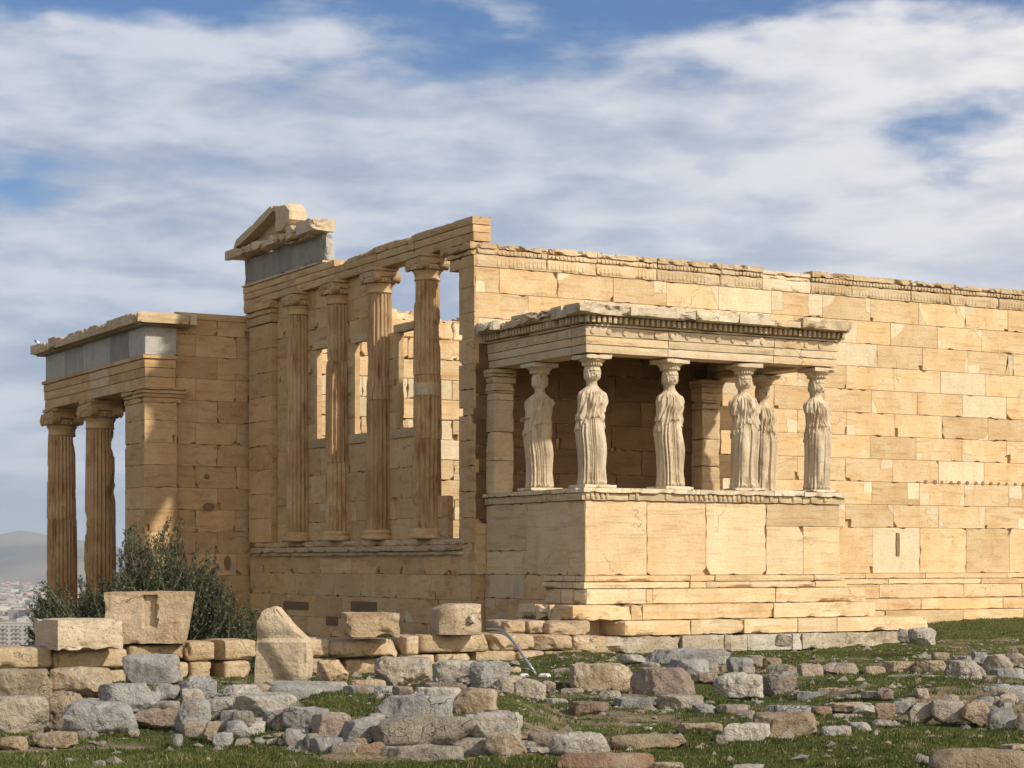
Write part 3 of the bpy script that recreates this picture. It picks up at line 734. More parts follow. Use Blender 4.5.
# ---- north porch: wall behind, anta, columns, entablature
m=MB(); box(m,-1.9,.4,11.68,12.2,-3.2,5.9,(0,.4,0))
masonry(m,frS(11.6),-1.86,.10,-3.2,[(.52,1.02,-.75 if i%2 else -1.3) for i in range(18)],newp=0,patchp=.03,voidp=.28,ch=.005,gap=.0025,chipp=.08)
beam(m,-1.60,.30,11.56,12.2,6.16-.16,6.16,.03,.08,821,(.2,.5,0),3,1.3,.01)
P(m,'porch_back_wall',M_BROWN)
m=MB()
for (x,z,wx,wz) in ((-1.02,2.28,.075,.07),(-.98,1.55,.16,.10),(-.50,.22,.09,.18)):  # dark discs on the face stand for shaded hollows, none recessed
    V,F=lathe([(.001,-.02),(1,-.02),(.9,.02),(.001,.02)],10); V=np.stack([V[:,0]*wx,V[:,2],V[:,1]*wz],1); m=MB(); m.add(V+np.array((x,11.597,z)),[tuple(reversed(f)) for f in F],(0,.2,.85)); P(m,'painted_socket',M_BROWN)
NX0,NX1=-2.64,-1.84
m=MB(); box(m,NX0+.07,NX1-.03,11.46,12.72,-3.2,4.0,(0,.4,0))
masonry(m,frS(11.38),NX0,NX1,-3.2,[(.52,2,9)]*13+[(.42,2,9)],newp=0,patchp=.05,voidp=.05,gap=.0025,chipp=.1)
masonry(m,frW(NX0),11.38,12.78,-3.2,[(.52,2,19)]*13+[(.42,2,19)],newp=0,patchp=.05,voidp=.05,gap=.0025,chipp=.1)
box(m,NX1-.06,NX1-.003,11.40,12.0,-3.2,4.0,(0,.4,0))
for k,(z0,z1,pr) in enumerate(((3.98,4.10,.02),(4.102,4.19,.05),(4.192,4.27,.09),(4.272,4.342,.12))):
    beam(m,NX0-pr,NX1+.1+pr,11.38-pr,12.8,z0,z1,.02,.06,830+k,(.15,rg.random(),.05),4,1.3,.006)
P(m,'porch_anta',M_ORANGE)
m=MB()
for k,(z0,z1,d) in enumerate(((4.345,4.58,.05),(4.582,4.80,.03),(4.802,5.0,.01),(5.002,5.09,-.04))):
    for (a,b) in ((11.38,14.1),(14.1,15.6),(15.6,19.6)):
        beam(m,NX0+d,NX0+.78,a+d*(a<11.5)+.003,b-.003,z0,z1,.006,.1,840+k+int(a),(.1 if b!=15.6 else .5,rg.random(),.0),3,1.1,.005)
    beam(m,NX0+.785,NX1,11.38+d,11.9,z0,z1,.015,.09,850+k,(.15,rg.random(),0),3,1.2,.005)
    beam(m,NX0+.785,8.,18.8,19.6-d,z0,z1,.012,.3,860+k,(.1,rg.random(),0),3,1.1,.005)
P(m,'north_porch_architrave',M_ORANGE)
m=MB(); tt=[(11.42,12.6,.9),(12.6,14.0,.15),(14.0,16.2,.95),(16.2,17.7,.25),(17.7,19.45,.8)]
for i,(a,b,t) in enumerate(tt): beam(m,NX0+.03,NX0+.7,a+.004,b-.004,5.093,5.76,.01,.12,870+i,(t,rg.random(),0),3,1,.004)
beam(m,NX0+.703,-2.2,11.42,11.9,5.093,5.76,.01,.1,880,(.95,.7,0),3,1,.004); beam(m,-2.197,NX1,11.42,11.9,5.093,5.76,.01,.1,881,(.9,.3,0),3,1,.004)
beam(m,NX0+.7,8.,18.9,19.45,5.093,5.76,.01,.3,882,(.5,.3,0),3,1,.004)
P(m,'north_porch_frieze',M_GREY)
m=MB()
for i,(a,b) in enumerate(((11.05,13.0),(13.0,15.5),(15.5,17.6),(17.6,18.2),(18.2,19.9))):
    beam(m,NX0-.28,NX0+1.0,a+.006,b-.006,5.80 if i!=3 else 5.84,6.06+(.05 if i==3 else 0),.04,.07,890+i,(.15,rg.random(),.1),2.6,1.4,.012)
beam(m,NX0+1.003,-1.45,11.05,12.0,5.80,6.07,.05,.06,899,(.5,.5,0),2.6,1.5,.012)
beam(m,NX0-.15,NX0+.9,11.2,19.7,5.762,5.80,.01,.2,897,(.1,.5,.5)); beam(m,NX0+.903,-1.6,11.2,11.9,5.762,5.80,.01,.1,898,(.2,.5,.3))
beam(m,NX0+1.,8.2,11.9,19.8,5.80,6.0,.02,.6,896,(.2,.5,0))
P(m,'north_porch_cornice',M_TRIM)
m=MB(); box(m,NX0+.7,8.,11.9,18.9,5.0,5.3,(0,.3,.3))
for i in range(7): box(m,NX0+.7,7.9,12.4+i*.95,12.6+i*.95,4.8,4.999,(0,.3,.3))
P(m,'north_porch_ceiling',M_PORCH_SHADE)
nc=make_column(.41,-3.2,4.342,24,(.3,.62),41,(0,0,0),1.12,.045); adopt(nc,T,(-2.24,15.93,-3.2)); nc['group']='columns of the north porch'
nc2=make_column(.41,-3.2,4.342,24,(.33,.66),43,(0,0,0),1.12,.045); adopt(nc2,T,(-2.24,19.19,-3.2)); nc2['group']='columns of the north porch'
for x in (1.1,4.4,7.6):
    c=copy_tree(nc,T); c.location=nc2.location+Vector((x+2.24,0,0))
m=MB(); box(m,-3.2,8.5,11.9,20.2,-3.55,-3.2,(0,.4,0)); box(m,-3.5,8.8,11.8,20.5,-3.9,-3.552,(0,.4,0)); P(m,'north_porch_steps',M_HONEY)
# ============================================================ statues carrying the porch
def statue_body(side,seed,armL=.62,armR=.62):
    """robed standing woman, one continuous surface; side=+1: bent knee on the +x side. faces -y, feet at z=0, crown of head at 2.13"""
    nth=208; nz=300; Hh=1.985
    th=np.arange(nth)/nth*2*math.pi                      # angle 0 = +x, front = -pi/2
    keys=np.array([ # z, half width, half depth, centre x, centre y, exponent
     (0,.240,.190,0,0,2.3),(.04,.255,.205,0,-.01,2.3),(.3,.243,.20,0,-.01,2.3),(.62,.250,.205,0,-.01,2.3),(.85,.262,.205,0,0,2.3),(1.02,.255,.195,0,.0,2.3),
     (1.18,.205,.160,0,0,2.3),(1.30,.198,.150,0,-.005,2.3),(1.42,.212,.160,0,-.01,2.3),(1.54,.228,.150,0,.0,2.3),(1.61,.222,.130,0,.01,2.2),(1.655,.205,.115,0,.015,2.1),(1.685,.185,.11,0,.015,2.1),
     (1.705,.125,.10,0,.015,2.0),(1.725,.088,.09,0,.008,2.0),(1.75,.078,.085,0,.002,2),(1.775,.080,.09,0,-.002,2),(1.80,.104,.115,0,-.008,2),(1.84,.122,.137,0,-.010,2),(1.90,.134,.145,0,-.004,2),(1.95,.132,.14,0,0,2),(1.985,.118,.125,0,0,2)])
    zz=np.linspace(0,Hh,nz); K=[np.interp(zz,keys[:,0],keys[:,i]) for i in range(1,6)]
    k3=np.ones(5)/5
    K=[np.convolve(np.pad(q,2,'edge'),k3,'valid') for q in K]
    V=np.zeros((nz,nth,3)); c,s=np.cos(th),np.sin(th); rr=random.Random(seed)
    ph=[rr.uniform(0,6) for _ in range(8)]
    def ang(a0): return (th-a0+math.pi)%(2*math.pi)-math.pi
    front=-math.pi/2; knee=front+side*.55
    def g(x,w): return np.exp(-(x/w)**2)
    def ss(x,a,b): t=np.clip((x-a)/(b-a),0,1); return t*t*(3-2*t)
    for i,z in enumerate(zz):
        a,b,cx,cy,e=[q[i] for q in K]
        r=(np.abs(c/a)**e+np.abs(s/b)**e)**(-1/e)
        f=ang(front)
        # hem of the overfold: high over the belly, dropping at the hips
        edge=1.17-.20*ss(np.abs(f),.35,1.5)-.10*ss(np.abs(f),1.2,2.6)+.012*np.sin(th*9+ph[0])
        under=1-ss(z,edge-.012,edge+.012)
        # skirt folds: deep straight flutes over the standing leg
        free=g(ang(knee),.62)*ss(z,.10,.30)*(1-ss(z,1.02,1.2))
        wob=.12*math.sin(z*2.1+ph[1])+.05*math.sin(z*5+ph[2])
        x=(th+wob*.25)*11; fold=np.abs(np.sin(x))**.6-.55
        fold2=np.sin((th+wob*.3)*29+ph[3])*.3
        amp=.046*(1-.93*free)*(1-.35*ss(z,.9,1.2))
        r=r+under*amp*(fold+fold2)
        # thigh and shin pressing through the cloth
        r=r+under*(.088*g(ang(knee),.40)*np.exp(-((z-.68)/.34)**2)+.018*g(ang(knee),.3)*np.exp(-((z-.25)/.2)**2))
        r=r-under*.045*g(ang(knee-side*.62),.14)*np.exp(-((z-.45)/.5)**2)-under*.02*g(ang(knee+side*.55),.12)*np.exp(-((z-.5)/.45)**2)
        # flare and feet
        r=r+.018*(1-ss(z,0,.12))
        r=r+.05*(g(ang(front+.35),.22)+g(ang(front-.35),.22))*(1-ss(z,.03,.085))
        # overfold cloth
        up=(1-under)*(1-ss(z,1.60,1.68))
        r=r+up*.036
        r=r+up*(.006*np.sin(th*47+5*math.sin(z*11))+.012*np.sin(th*21+ph[4]+3*math.sin(z*7))+.010*np.sin(th*13+z*18*np.sign(f)+ph[5]))
        # belt pouch above the waist
        r=r+.016*np.exp(-((z-1.19)/.05)**2)*(np.abs(f)<2.0)
        # v folds and breasts
        for sg in (-1,1): r=r+.036*g(ang(front+sg*.52),.30)*np.exp(-((z-1.46)/.085)**2)
        r=r+.008*np.sin((z*26+np.abs(f)*7)+ph[6])*up*g(f,.6)
        # upper arms held to the sides, broken off below
        for sg,ln in ((1,armR),(-1,armL)):
            za=1.66-ln; t=ss(z,za,za+.03)*(1-ss(z,1.50,1.70))
            a0=0 if sg>0 else math.pi
            r=r+t*(.055*g(ang(a0-sg*.05),.40))-t*.030*(g(ang(a0-sg*.62),.12)+g(ang(a0+sg*.62),.12))*(z<1.58)
        # long hair behind the shoulders
        hb=g(ang(math.pi/2),.55)*ss(z,1.35,1.45)*(1-ss(z,1.80,1.95)); r=r+hb*(.03+.05*ss(z,1.6,1.72))
        # face
        if z>1.74:
            r=r+.024*g(f,.14)*np.exp(-((z-1.852)/.024)**2)                 # nose
            r=r+.010*g(f,.07)*np.exp(-((z-1.872)/.03)**2)
            r=r-.015*(g(ang(front+.40),.16)+g(ang(front-.40),.16))*np.exp(-((z-1.876)/.014)**2)    # eye sockets
            r=r+.006*g(f,.16)*np.exp(-((z-1.822)/.008)**2)-.004*g(f,.18)*np.exp(-((z-1.812)/.005)**2)   # mouth
            r=r+.009*g(f,.2)*np.exp(-((z-1.79)/.014)**2)                  # chin
            # hair framing the face in thick waves, braids behind the ears
            hm=ss(np.abs(f),.85,1.02)*ss(z,1.775,1.82)+ss(z,1.925,1.940)*(1-ss(np.abs(f),.85,1.02))
            hm=np.clip(hm,0,1); r=r+hm*(.018+.004*np.sin(th*14+z*30))
            for sg in (-1,1): r=r+.022*g(ang(front+sg*1.75),.30)*(1-ss(z,1.84,1.9))*ss(z,1.72,1.77)
        elif z>1.45:
            for sg in (-1,1): r=r+.014*g(ang(front+sg*.95),.11)*ss(z,1.46,1.52)*(.9+.1*math.sin(z*120))   # locks falling to the chest
        sway=side*(.042*math.exp(-((z-.98)/.38)**2)-.012*math.exp(-((z-1.6)/.25)**2))
        V[i,:,0]=cx-sway+r*c; V[i,:,1]=cy+r*s; V[i,:,2]=z
    V=V.reshape(-1,3)
    V+= (fbm(V*9+seed,4,seed)*np.where(V[:,2]>1.7,.0025,.0045))[:,None]*np.array([1,1,.3])
    V[:,2]=np.interp(V[:,2],[0,1.69,1.76,1.985],[0,1.715,1.825,2.075]); Hh=2.075; V[:,:2]*=np.where(V[:,2]>1.80,1.0,.93)[:,None]

    V=np.concatenate([V,[[0,0,0],[0,0,Hh+.01]]]); F=[]
    for i in range(nz-1):
        for j in range(nth):
            jj=(j+1)%nth; F.append((i*nth+j,i*nth+jj,(i+1)*nth+jj,(i+1)*nth+j))
    a=nz*nth
    for j in range(nth):
        jj=(j+1)%nth; F.append((a,jj,j)); F.append((a+1,(nz-1)*nth+j,(nz-1)*nth+jj))
    return V,F
def make_statue(side,seed,label,arms=(.3,.3)):
    o=empty('statue',(0,0,0)); tag(o,label,'statue','robed stone women carrying the porch roof')
    m=MB(); V,F=statue_body(side,seed,*arms); V=V+np.array((0,0,.06)); m.add(V,F,(.3,.5,0)); m.build('body',M_STATUE,o,smooth=True)
    m=MB(); beam(m,-.33,.33,-.30,.28,0,.06,.02,.05,seed,(.6,.5,0),5,1.3,.006); m.build('plinth',M_TRIM,o)
    m=MB(); z=2.105
    V,F=lathe([(.11,z),(.135,z+.015),(.14,z+.03),(.13,z+.04),(.150,z+.06),(.150,z+.07),(.172,z+.11),(.215,z+.145),(.235,z+.165),(.232,z+.175)],40); V=V+(fbm(V*8+seed,3,seed)*.006)[:,None]; m.add(V,F,(.45,.5,.05))
    for i in range(22):
        a=i/22*2*math.pi; V,F=lathe([(.001,0),(.022,.015),(.024,.05),(.012,.075)],6); m.add(V+np.array((.166*math.cos(a),.166*math.sin(a),z+.06)),F,(.5,.5,.05))
    beam(m,-.27,.27,-.26,.26,z+.177,z+.255,.014,.05,seed+4,(.5,.5,0),5,1.3,.004)
    m.build('capital',M_TRIM,o); return o
ST=[(.57,-3.30,1,51,'carved robed woman at the near corner of the porch, above the sharp podium edge'),
    (2.23,-3.30,1,52,'carved robed woman alone in the middle of the sunlit front, against the darkest recess'),
    (.52,-1.53,1,53,'carved robed woman on the shaded left side, between the pilaster and the corner statue'),
    (3.88,-3.30,-1,54,'carved robed woman with worn blurred face, overlapping the statue behind her'),
    (5.58,-3.30,-1,55,'carved robed woman at the far right corner, standing clear against the bright wall'),
    (5.56,-1.62,-1,56,'carved robed woman of darker stone half hidden in shadow behind another statue')]
ARMS=[(.55,.40),(.52,.56),(.42,.16),(.36,.52),(.26,.5),(.5,.3)]
for k,(x,y,side,sd,lab) in enumerate(ST):
    o=make_statue(side,sd,lab,ARMS[k])
    o.location=(x,y,1.548); o['label']=lab
    o.rotation_euler=(0,0,R_([0,6,-3,-8,4,-5][k]))
# ============================================================ ground
def sst(x,a,b): t=np.clip((x-a)/(b-a),0,1); return t*t*(3-2*t)
CF=np.array([math.sin(YAW),math.cos(YAW)]); CR=np.array([math.cos(YAW),-math.sin(YAW)])
def gh(X,Y,rough=True):
    X=np.asarray(X,float);Y=np.asarray(Y,float); z=np.full(X.shape,-1.40)
    z=z+.34*sst(X,5,13)*sst(Y,-9,-1)+.10*sst(X,1,9)*sst(Y,-14,-5)
    # lower ground behind the terrace wall, west and north of the temple
    back=sst(Y,-4.7,-3.0)*(1-sst(X,-1.4,-.4)); back=np.maximum(back,sst(Y,2,6)*(1-sst(X,-1.4,-.4))); z=z*(1-back)+back*(-2.3-.9*sst(Y,0,9))
    z=z*(1-sst(Y,12.,13))+sst(Y,12.,13)*-3.55
    # terrace fill behind the rubble walls of the foreground
    D=(X-CAM[0])*CF[0]+(Y-CAM[1])*CF[1]; Lr=(X-CAM[0])*CR[0]+(Y-CAM[1])*CR[1]
    px=512+FPX*Lr/np.maximum(D,1)
    z=z+np.exp(-(((Lr+1.0)/1.35)**6))*(.22*sst(D,17.5,18.1)+.07*sst(D,18.4,19.6))*(1-sst(D,20.5,23))
    z=z-.13*sst(D,25,28)*(1-sst(Lr,-2.2,-.6))
    z=z+.20*sst(D,20.9,21.7)*(1-sst(D,24.5,26.5))*sst(Lr,2.9,4.2)
    z=z+.10*sst(D,25.5,27)*(1-sst(D,33,36))*sst(Lr,-1,1.5)
    if rough: 
        P_=np.stack([X,Y,0*X],-1).reshape(-1,3); z=z+(fbm(P_*.9,4,61)*.035).reshape(z.shape)+(fbm(P_*4.2,4,65)*.020).reshape(z.shape)
    # the rock ends and falls away to the city
    Rr=np.hypot(X-5,Y-2); ang=np.maximum(Rr,0)
    z=z-sst(Rr,46,60)*16-sst(Rr,56,210)*72
    return z
def graded(a0,a1,fine,far,fmax):
    v=[a0]; st=fine; 
    return v
def axis(lo,hi,flo,fhi,step,grow=1.22,limit=4000):
    v=list(np.arange(flo,fhi+1e-6,step)); s=step;x=fhi
    while x<hi: s=min(s*grow,limit); x+=s; v.append(x)
    s=step;x=flo
    while x>lo: s=min(s*grow,limit); x-=s; v.insert(0,x)
    return np.array(v)
ax_=axis(-16000,16000,-19,17,.16); ay_=axis(-3000,30000,-22,-2,.16)
XX,YY=np.meshgrid(ax_,ay_,indexing='ij'); ZZ=gh(XX,YY)
Pn=np.stack([XX,YY,0*XX],-1).reshape(-1,3)
def grassmask(P_):
    n=fbm(P_*.55+9,4,71)*.7+fbm(P_*2.6,3,75)*.45
    return n
gm=grassmask(Pn)
nx,ny=XX.shape
me=bpy.data.meshes.new('ground'); V=np.stack([XX,YY,ZZ],-1).reshape(-1,3)
idx=np.arange(nx*ny).reshape(nx,ny); Fq=np.stack([idx[:-1,:-1],idx[1:,:-1],idx[1:,1:],idx[:-1,1:]],-1).reshape(-1,4)
me.vertices.add(len(V)); me.vertices.foreach_set('co',V.ravel()); me.loops.add(Fq.size); me.loops.foreach_set('vertex_index',Fq.ravel())
me.polygons.add(len(Fq)); me.polygons.foreach_set('loop_start',np.arange(0,Fq.size,4)); me.polygons.foreach_set('use_smooth',np.ones(len(Fq),bool)); me.update()
a=me.attributes.new('green','FLOAT','POINT'); a.data.foreach_set('value',gm)
ground=bpy.data.objects.new('ground',me); scene.collection.objects.link(ground); tag(ground,kind='structure')
m,b,o=newmat('ground'); c=coord(); at=nd('ShaderNodeAttribute',attribute_name='green').outputs['Fac']
n_a=noise(c,1.3,6,.6); n_b=noise(c,14,6,.7); n_c=noise(c,60,3,.6)
soil=mixc(sstep(n_b,.35,.68),rgb((.13,.095,.055)),rgb((.30,.235,.15))); soil=mixc(M('MULTIPLY',sstep(n_c,.58,.7),.6),soil,rgb((.42,.35,.25)))
gr=mixc(sstep(n_b,.3,.7),rgb((.050,.060,.016)),rgb((.115,.12,.038)))
msk=sstep(M('ADD',at,M('MULTIPLY',M('SUBTRACT',n_b,.5),.9)),-.7,-.32)
near=mixc(msk,soil,gr)
# the plain below: pale built-up land with dark tree belts
pl1=noise(c,.0016,6,.6,(0,0,0),(1,.45,1)); pl2=noise(c,.02,4,.7,(5,0,0),(1,.6,1))
plain=mixc(sstep(pl2,.4,.62),rgb((.20,.20,.19)),rgb((.50,.47,.43))); plain=mixc(sstep(pl1,.50,.56),plain,rgb((.06,.085,.06)))
spz=nd('ShaderNodeSeparateXYZ'); L.new(c,spz.inputs[0])
col=mixc(sstep(spz.outputs[2],-20,-70) if False else M('SUBTRACT',1.0,sstep(spz.outputs[2],-85,-60)),near,plain)
L.new(col,b.inputs['Base Color']); b.inputs['Roughness'].default_value=1; b.inputs['Specular IOR Level'].default_value=.1
bump(b,M('ADD',n_b,M('MULTIPLY',n_c,.4)),.03); me.materials.append(m)
# ---- grass: short blades over the near ground
m,b,o=newmat('grass_blades'); t=tone()
g_=mixc(t[0],rgb((.050,.070,.014)),rgb((.125,.142,.036))); g_=mixc(sstep(t[1],.86,.95),g_,rgb((.30,.25,.12)))
L.new(g_,b.inputs['Base Color']); b.inputs['Roughness'].default_value=.7; b.inputs['Specular IOR Level'].default_value=.2
tr=nd('ShaderNodeBsdfTranslucent'); L.new(g_,tr.inputs[0]); mx=nd('ShaderNodeMixShader'); mx.inputs[0].default_value=.3; L.new(b.outputs[0],mx.inputs[1]); L.new(tr.outputs[0],mx.inputs[2]); L.new(mx.outputs[0],o.inputs[0])
MG=m
def tri_mesh(name,V,F,tn,mat):
    me=bpy.data.meshes.new(name); k=F.shape[1]
    me.vertices.add(len(V)); me.vertices.foreach_set('co',V.ravel()); me.loops.add(F.size); me.loops.foreach_set('vertex_index',F.ravel())
    me.polygons.add(len(F)); me.polygons.foreach_set('loop_start',np.arange(0,F.size,k)); me.update()
    a=me.attributes.new('tone','FLOAT_COLOR','FACE'); arr=np.ones((len(F),4)); arr[:,:3]=tn; a.data.foreach_set('color',arr.ravel())
    me.materials.append(mat); ob=bpy.data.objects.new(name,me); scene.collection.objects.link(ob); return ob
G=np.random.default_rng(5); NB=430000
u=G.random(NB); Dd=15.0*(46/15.0)**(u**1.15); pxx=G.uniform(-60,1090,NB); Lr=(pxx-512)/FPX*Dd
gx=CAM[0]+CF[0]*Dd+CR[0]*Lr; gy=CAM[1]+CF[1]*Dd+CR[1]*Lr
mk=grassmask(np.stack([gx,gy,0*gx],1)); keep=(mk+G.normal(0,.16,NB)>-.42)&~((gx>-.9)&(gy>-4.45)&(gx<7.3))&~((gx>0)&(gy>-.95))&~((gy>-4.9)&(gx<-.5))
gx,gy,Dd,mk=gx[keep],gy[keep],Dd[keep],mk[keep]; nb=len(gx); gz=gh(gx,gy)
h=G.uniform(.010,.029,nb)*(1+.5*np.clip(mk,-.3,1)); wd=G.uniform(.003,.006,nb)*(1+Dd/30); aa=G.uniform(0,2*math.pi,nb); ln=G.uniform(.1,.8,nb)*h; la=G.uniform(0,2*math.pi,nb)
dx=np.cos(aa)*wd;dy=np.sin(aa)*wd
Vg=np.empty((nb,3,3)); Vg[:,0]=np.stack([gx-dx,gy-dy,gz-.005],1); Vg[:,1]=np.stack([gx+dx,gy+dy,gz-.005],1); Vg[:,2]=np.stack([gx+ln*np.cos(la),gy+ln*np.sin(la),gz+h],1)
tn=np.stack([np.clip(.5+fbm(np.stack([gx,gy,0*gx],1)*1.1,3,91)*.6+G.normal(0,.15,nb),0,1),G.random(nb),np.zeros(nb)],1)
# taller weeds and dry stalks in loose tufts
nt_=1500; tD=15.5+20*G.random(nt_)**1.1; tp=G.uniform(-40,1070,nt_); tl=(tp-512)/FPX*tD; tx=CAM[0]+CF[0]*tD+CR[0]*tl; ty=CAM[1]+CF[1]*tD+CR[1]*tl; ok=(ty<-5.3)|((tx>7.6)&(ty<-1.5)); tx,ty=tx[ok],ty[ok]; nt_=len(tx)
kk=16; bx_=np.repeat(tx,kk)+G.normal(0,.035,nt_*kk); by_=np.repeat(ty,kk)+G.normal(0,.035,nt_*kk); bz_=gh(bx_,by_); hh_=np.repeat(G.uniform(.03,.085,nt_),kk)*G.uniform(.5,1.1,nt_*kk); a1=G.uniform(0,6.28,nt_*kk); a2=G.uniform(0,6.28,nt_*kk); w2=G.uniform(.004,.009,nt_*kk); l2=hh_*G.uniform(.1,.7,nt_*kk); dry=np.repeat((G.random(nt_)<.12)*.97,kk)
Vt=np.empty((nt_*kk,3,3)); Vt[:,0]=np.stack([bx_-np.cos(a1)*w2,by_-np.sin(a1)*w2,bz_-.01],1); Vt[:,1]=np.stack([bx_+np.cos(a1)*w2,by_+np.sin(a1)*w2,bz_-.01],1); Vt[:,2]=np.stack([bx_+l2*np.cos(a2),by_+l2*np.sin(a2),bz_+hh_],1)
Vg=np.concatenate([Vg,Vt]); tn=np.concatenate([tn,np.stack([np.repeat(G.uniform(0,.6,nt_),kk),np.maximum(dry,.1),np.zeros(nt_*kk)],1)]); nb+=nt_*kk
gr_o=tri_mesh('grass',Vg.reshape(-1,3),np.arange(nb*3).reshape(-1,3),tn,MG); tag(gr_o,'short green winter grass growing between the stones','grass',kind='stuff')
# ============================================================ rocks
def rockmat(name,c1,c2,lich,dark,stain=(.42,.25,.11),sa=.3,la=.5):
    m,b,o=newmat(name); c=coord(); oi=nd('ShaderNodeObjectInfo'); t=tone()
    ad=nd('ShaderNodeVectorMath',operation='ADD'); L.new(c,ad.inputs[0]); ml=nd('ShaderNodeVectorMath',operation='SCALE'); ml.inputs[0].default_value=(31,17,23); L.new(oi.outputs['Random'],ml.inputs[3]); L.new(ml.outputs[0],ad.inputs[1]); c=ad.outputs[0]
    a_=noise(c,2.2,7,.62); f_=noise(c,9,7,.7); g2=noise(c,38,4,.7); ll=noise(c,6,6,.7,(5,5,5))
    col=mixc(sstep(a_,.36,.64),rgb(c1),rgb(c2)); col=mixc(M('MULTIPLY',sstep(ll,.5,.68),la),col,rgb(lich)); col=mixc(M('MULTIPLY',sstep(noise(c,3.5,5,.6,(8,2,1)),.52,.72),sa),col,rgb(stain))
    pit=sstep(f_,.60,.72); col=mixc(M('MULTIPLY',pit,.55),col,rgb(dark))
    # cracks
    wv=nd('ShaderNodeVectorMath',operation='ADD'); ns=nd('ShaderNodeTexNoise'); ns.inputs['Scale'].default_value=4; ns.inputs['Detail'].default_value=5; L.new(c,ns.inputs[0]); sc_=nd('ShaderNodeVectorMath',operation='SCALE'); L.new(ns.outputs['Color'],sc_.inputs[0]); sc_.inputs[3].default_value=.55; L.new(c,wv.inputs[0]); L.new(sc_.outputs[0],wv.inputs[1])
    vo=nd('ShaderNodeTexVoronoi',feature='DISTANCE_TO_EDGE'); vo.inputs['Scale'].default_value=2.3; L.new(wv.outputs[0],vo.inputs[0]); ck=M('MULTIPLY',M('SUBTRACT',1.0,sstep(vo.outputs['Distance'],.002,.016)),sstep(noise(c,2.0,2,.5,(1,1,9)),.50,.62))
    col=mixc(M('MULTIPLY',ck,.55),col,rgb(dark))
    col=mixc(M('MULTIPLY',sstep(noise(c,4.4,7,.72,(2,6,3)),.56,.70),.45),col,rgb(dark)); v=M('ADD',.76,M('MULTIPLY',g2,.46)); v=M('MULTIPLY',v,M('ADD',.80,M('MULTIPLY',oi.outputs['Random'],.38)))
    vm=nd('ShaderNodeMix',data_type='RGBA',blend_type='MULTIPLY'); vm.inputs[0].default_value=1; L.new(col,vm.inputs[6]); cc=nd('ShaderNodeCombineColor'); [L.new(v,cc.inputs[i]) for i in range(3)]; L.new(cc.outputs[0],vm.inputs[7])
    L.new(vm.outputs[2],b.inputs['Base Color']); b.inputs['Roughness'].default_value=.9; b.inputs['Specular IOR Level'].default_value=.2
    hgt=M('SUBTRACT',M('ADD',f_,M('MULTIPLY',g2,.35)),M('MULTIPLY',ck,.7)); bump(b,hgt,.11); return m
RM={'g':rockmat('grey_rock',(.33,.315,.29),(.50,.475,.43),(.62,.59,.52),(.08,.07,.06),(.42,.32,.205),.75),
    't':rockmat('tan_rock',(.42,.31,.195),(.54,.43,.29),(.60,.55,.45),(.12,.09,.06)),
    'm':rockmat('mixed_rock',(.38,.33,.265),(.52,.44,.33),(.62,.57,.49),(.09,.08,.065)),
    'p':rockmat('pinkish_rock',(.38,.29,.22),(.46,.37,.29),(.52,.47,.42),(.11,.08,.06)),
    'w':rockmat('pale_rock',(.50,.45,.37),(.62,.56,.47),(.70,.66,.58),(.16,.13,.10)),
    'r':rockmat('rusty_rock',(.33,.20,.125),(.40,.30,.21),(.50,.44,.36),(.10,.06,.04),(.45,.18,.06),.5),
    'k':M_BLOCK}
def rockmesh(h,seed,cuts=9,rough=.06,boxy=.5,res=None):
    h=np.array(h,float); V,F=gridbox(h,max(h.max()*2/34,.014),34); rr=random.Random(seed)
    # round the box towards an ellipsoid, then shear planes off it
    Q=V/h; e=2.6+8*boxy; r=(np.abs(Q)**e).sum(1)**(-1/e); V=V*np.minimum(1,r)[:,None]
    mn=h.min(); mx_=h.max()
    for k in range(cuts):
        n=np.array([rr.gauss(0,1),rr.gauss(0,1),rr.gauss(0,.8)]); n/=np.linalg.norm(n)
        sup=np.sqrt(((n*h)**2).sum()) if True else 0
        d=sup*rr.uniform(.78,1.10); q=V@n-d; msk=q>0; V[msk]-=q[msk][:,None]*n
    V*=h/np.abs(V).max(0)
    s=(mn*.5+mx_*.5)
    nrm=V/np.linalg.norm(V,axis=1,keepdims=True)
    n1=fbm(V/s*1.4+seed*3.7,5,seed%97); n2=1-np.abs(fbm(V/s*3.2+seed*1.3,4,seed%89+3))*2
    V=V+nrm*((n1*.6+n2*.34+fbm(V/s*9+seed,3,seed%71)*.16)*rough*s)[:,None]
    # layered breaks
    V[:,2]+=(.018*s*np.sin(V[:,2]/s*14+n1*3))*rough*8
    return V,F
RC=[0]
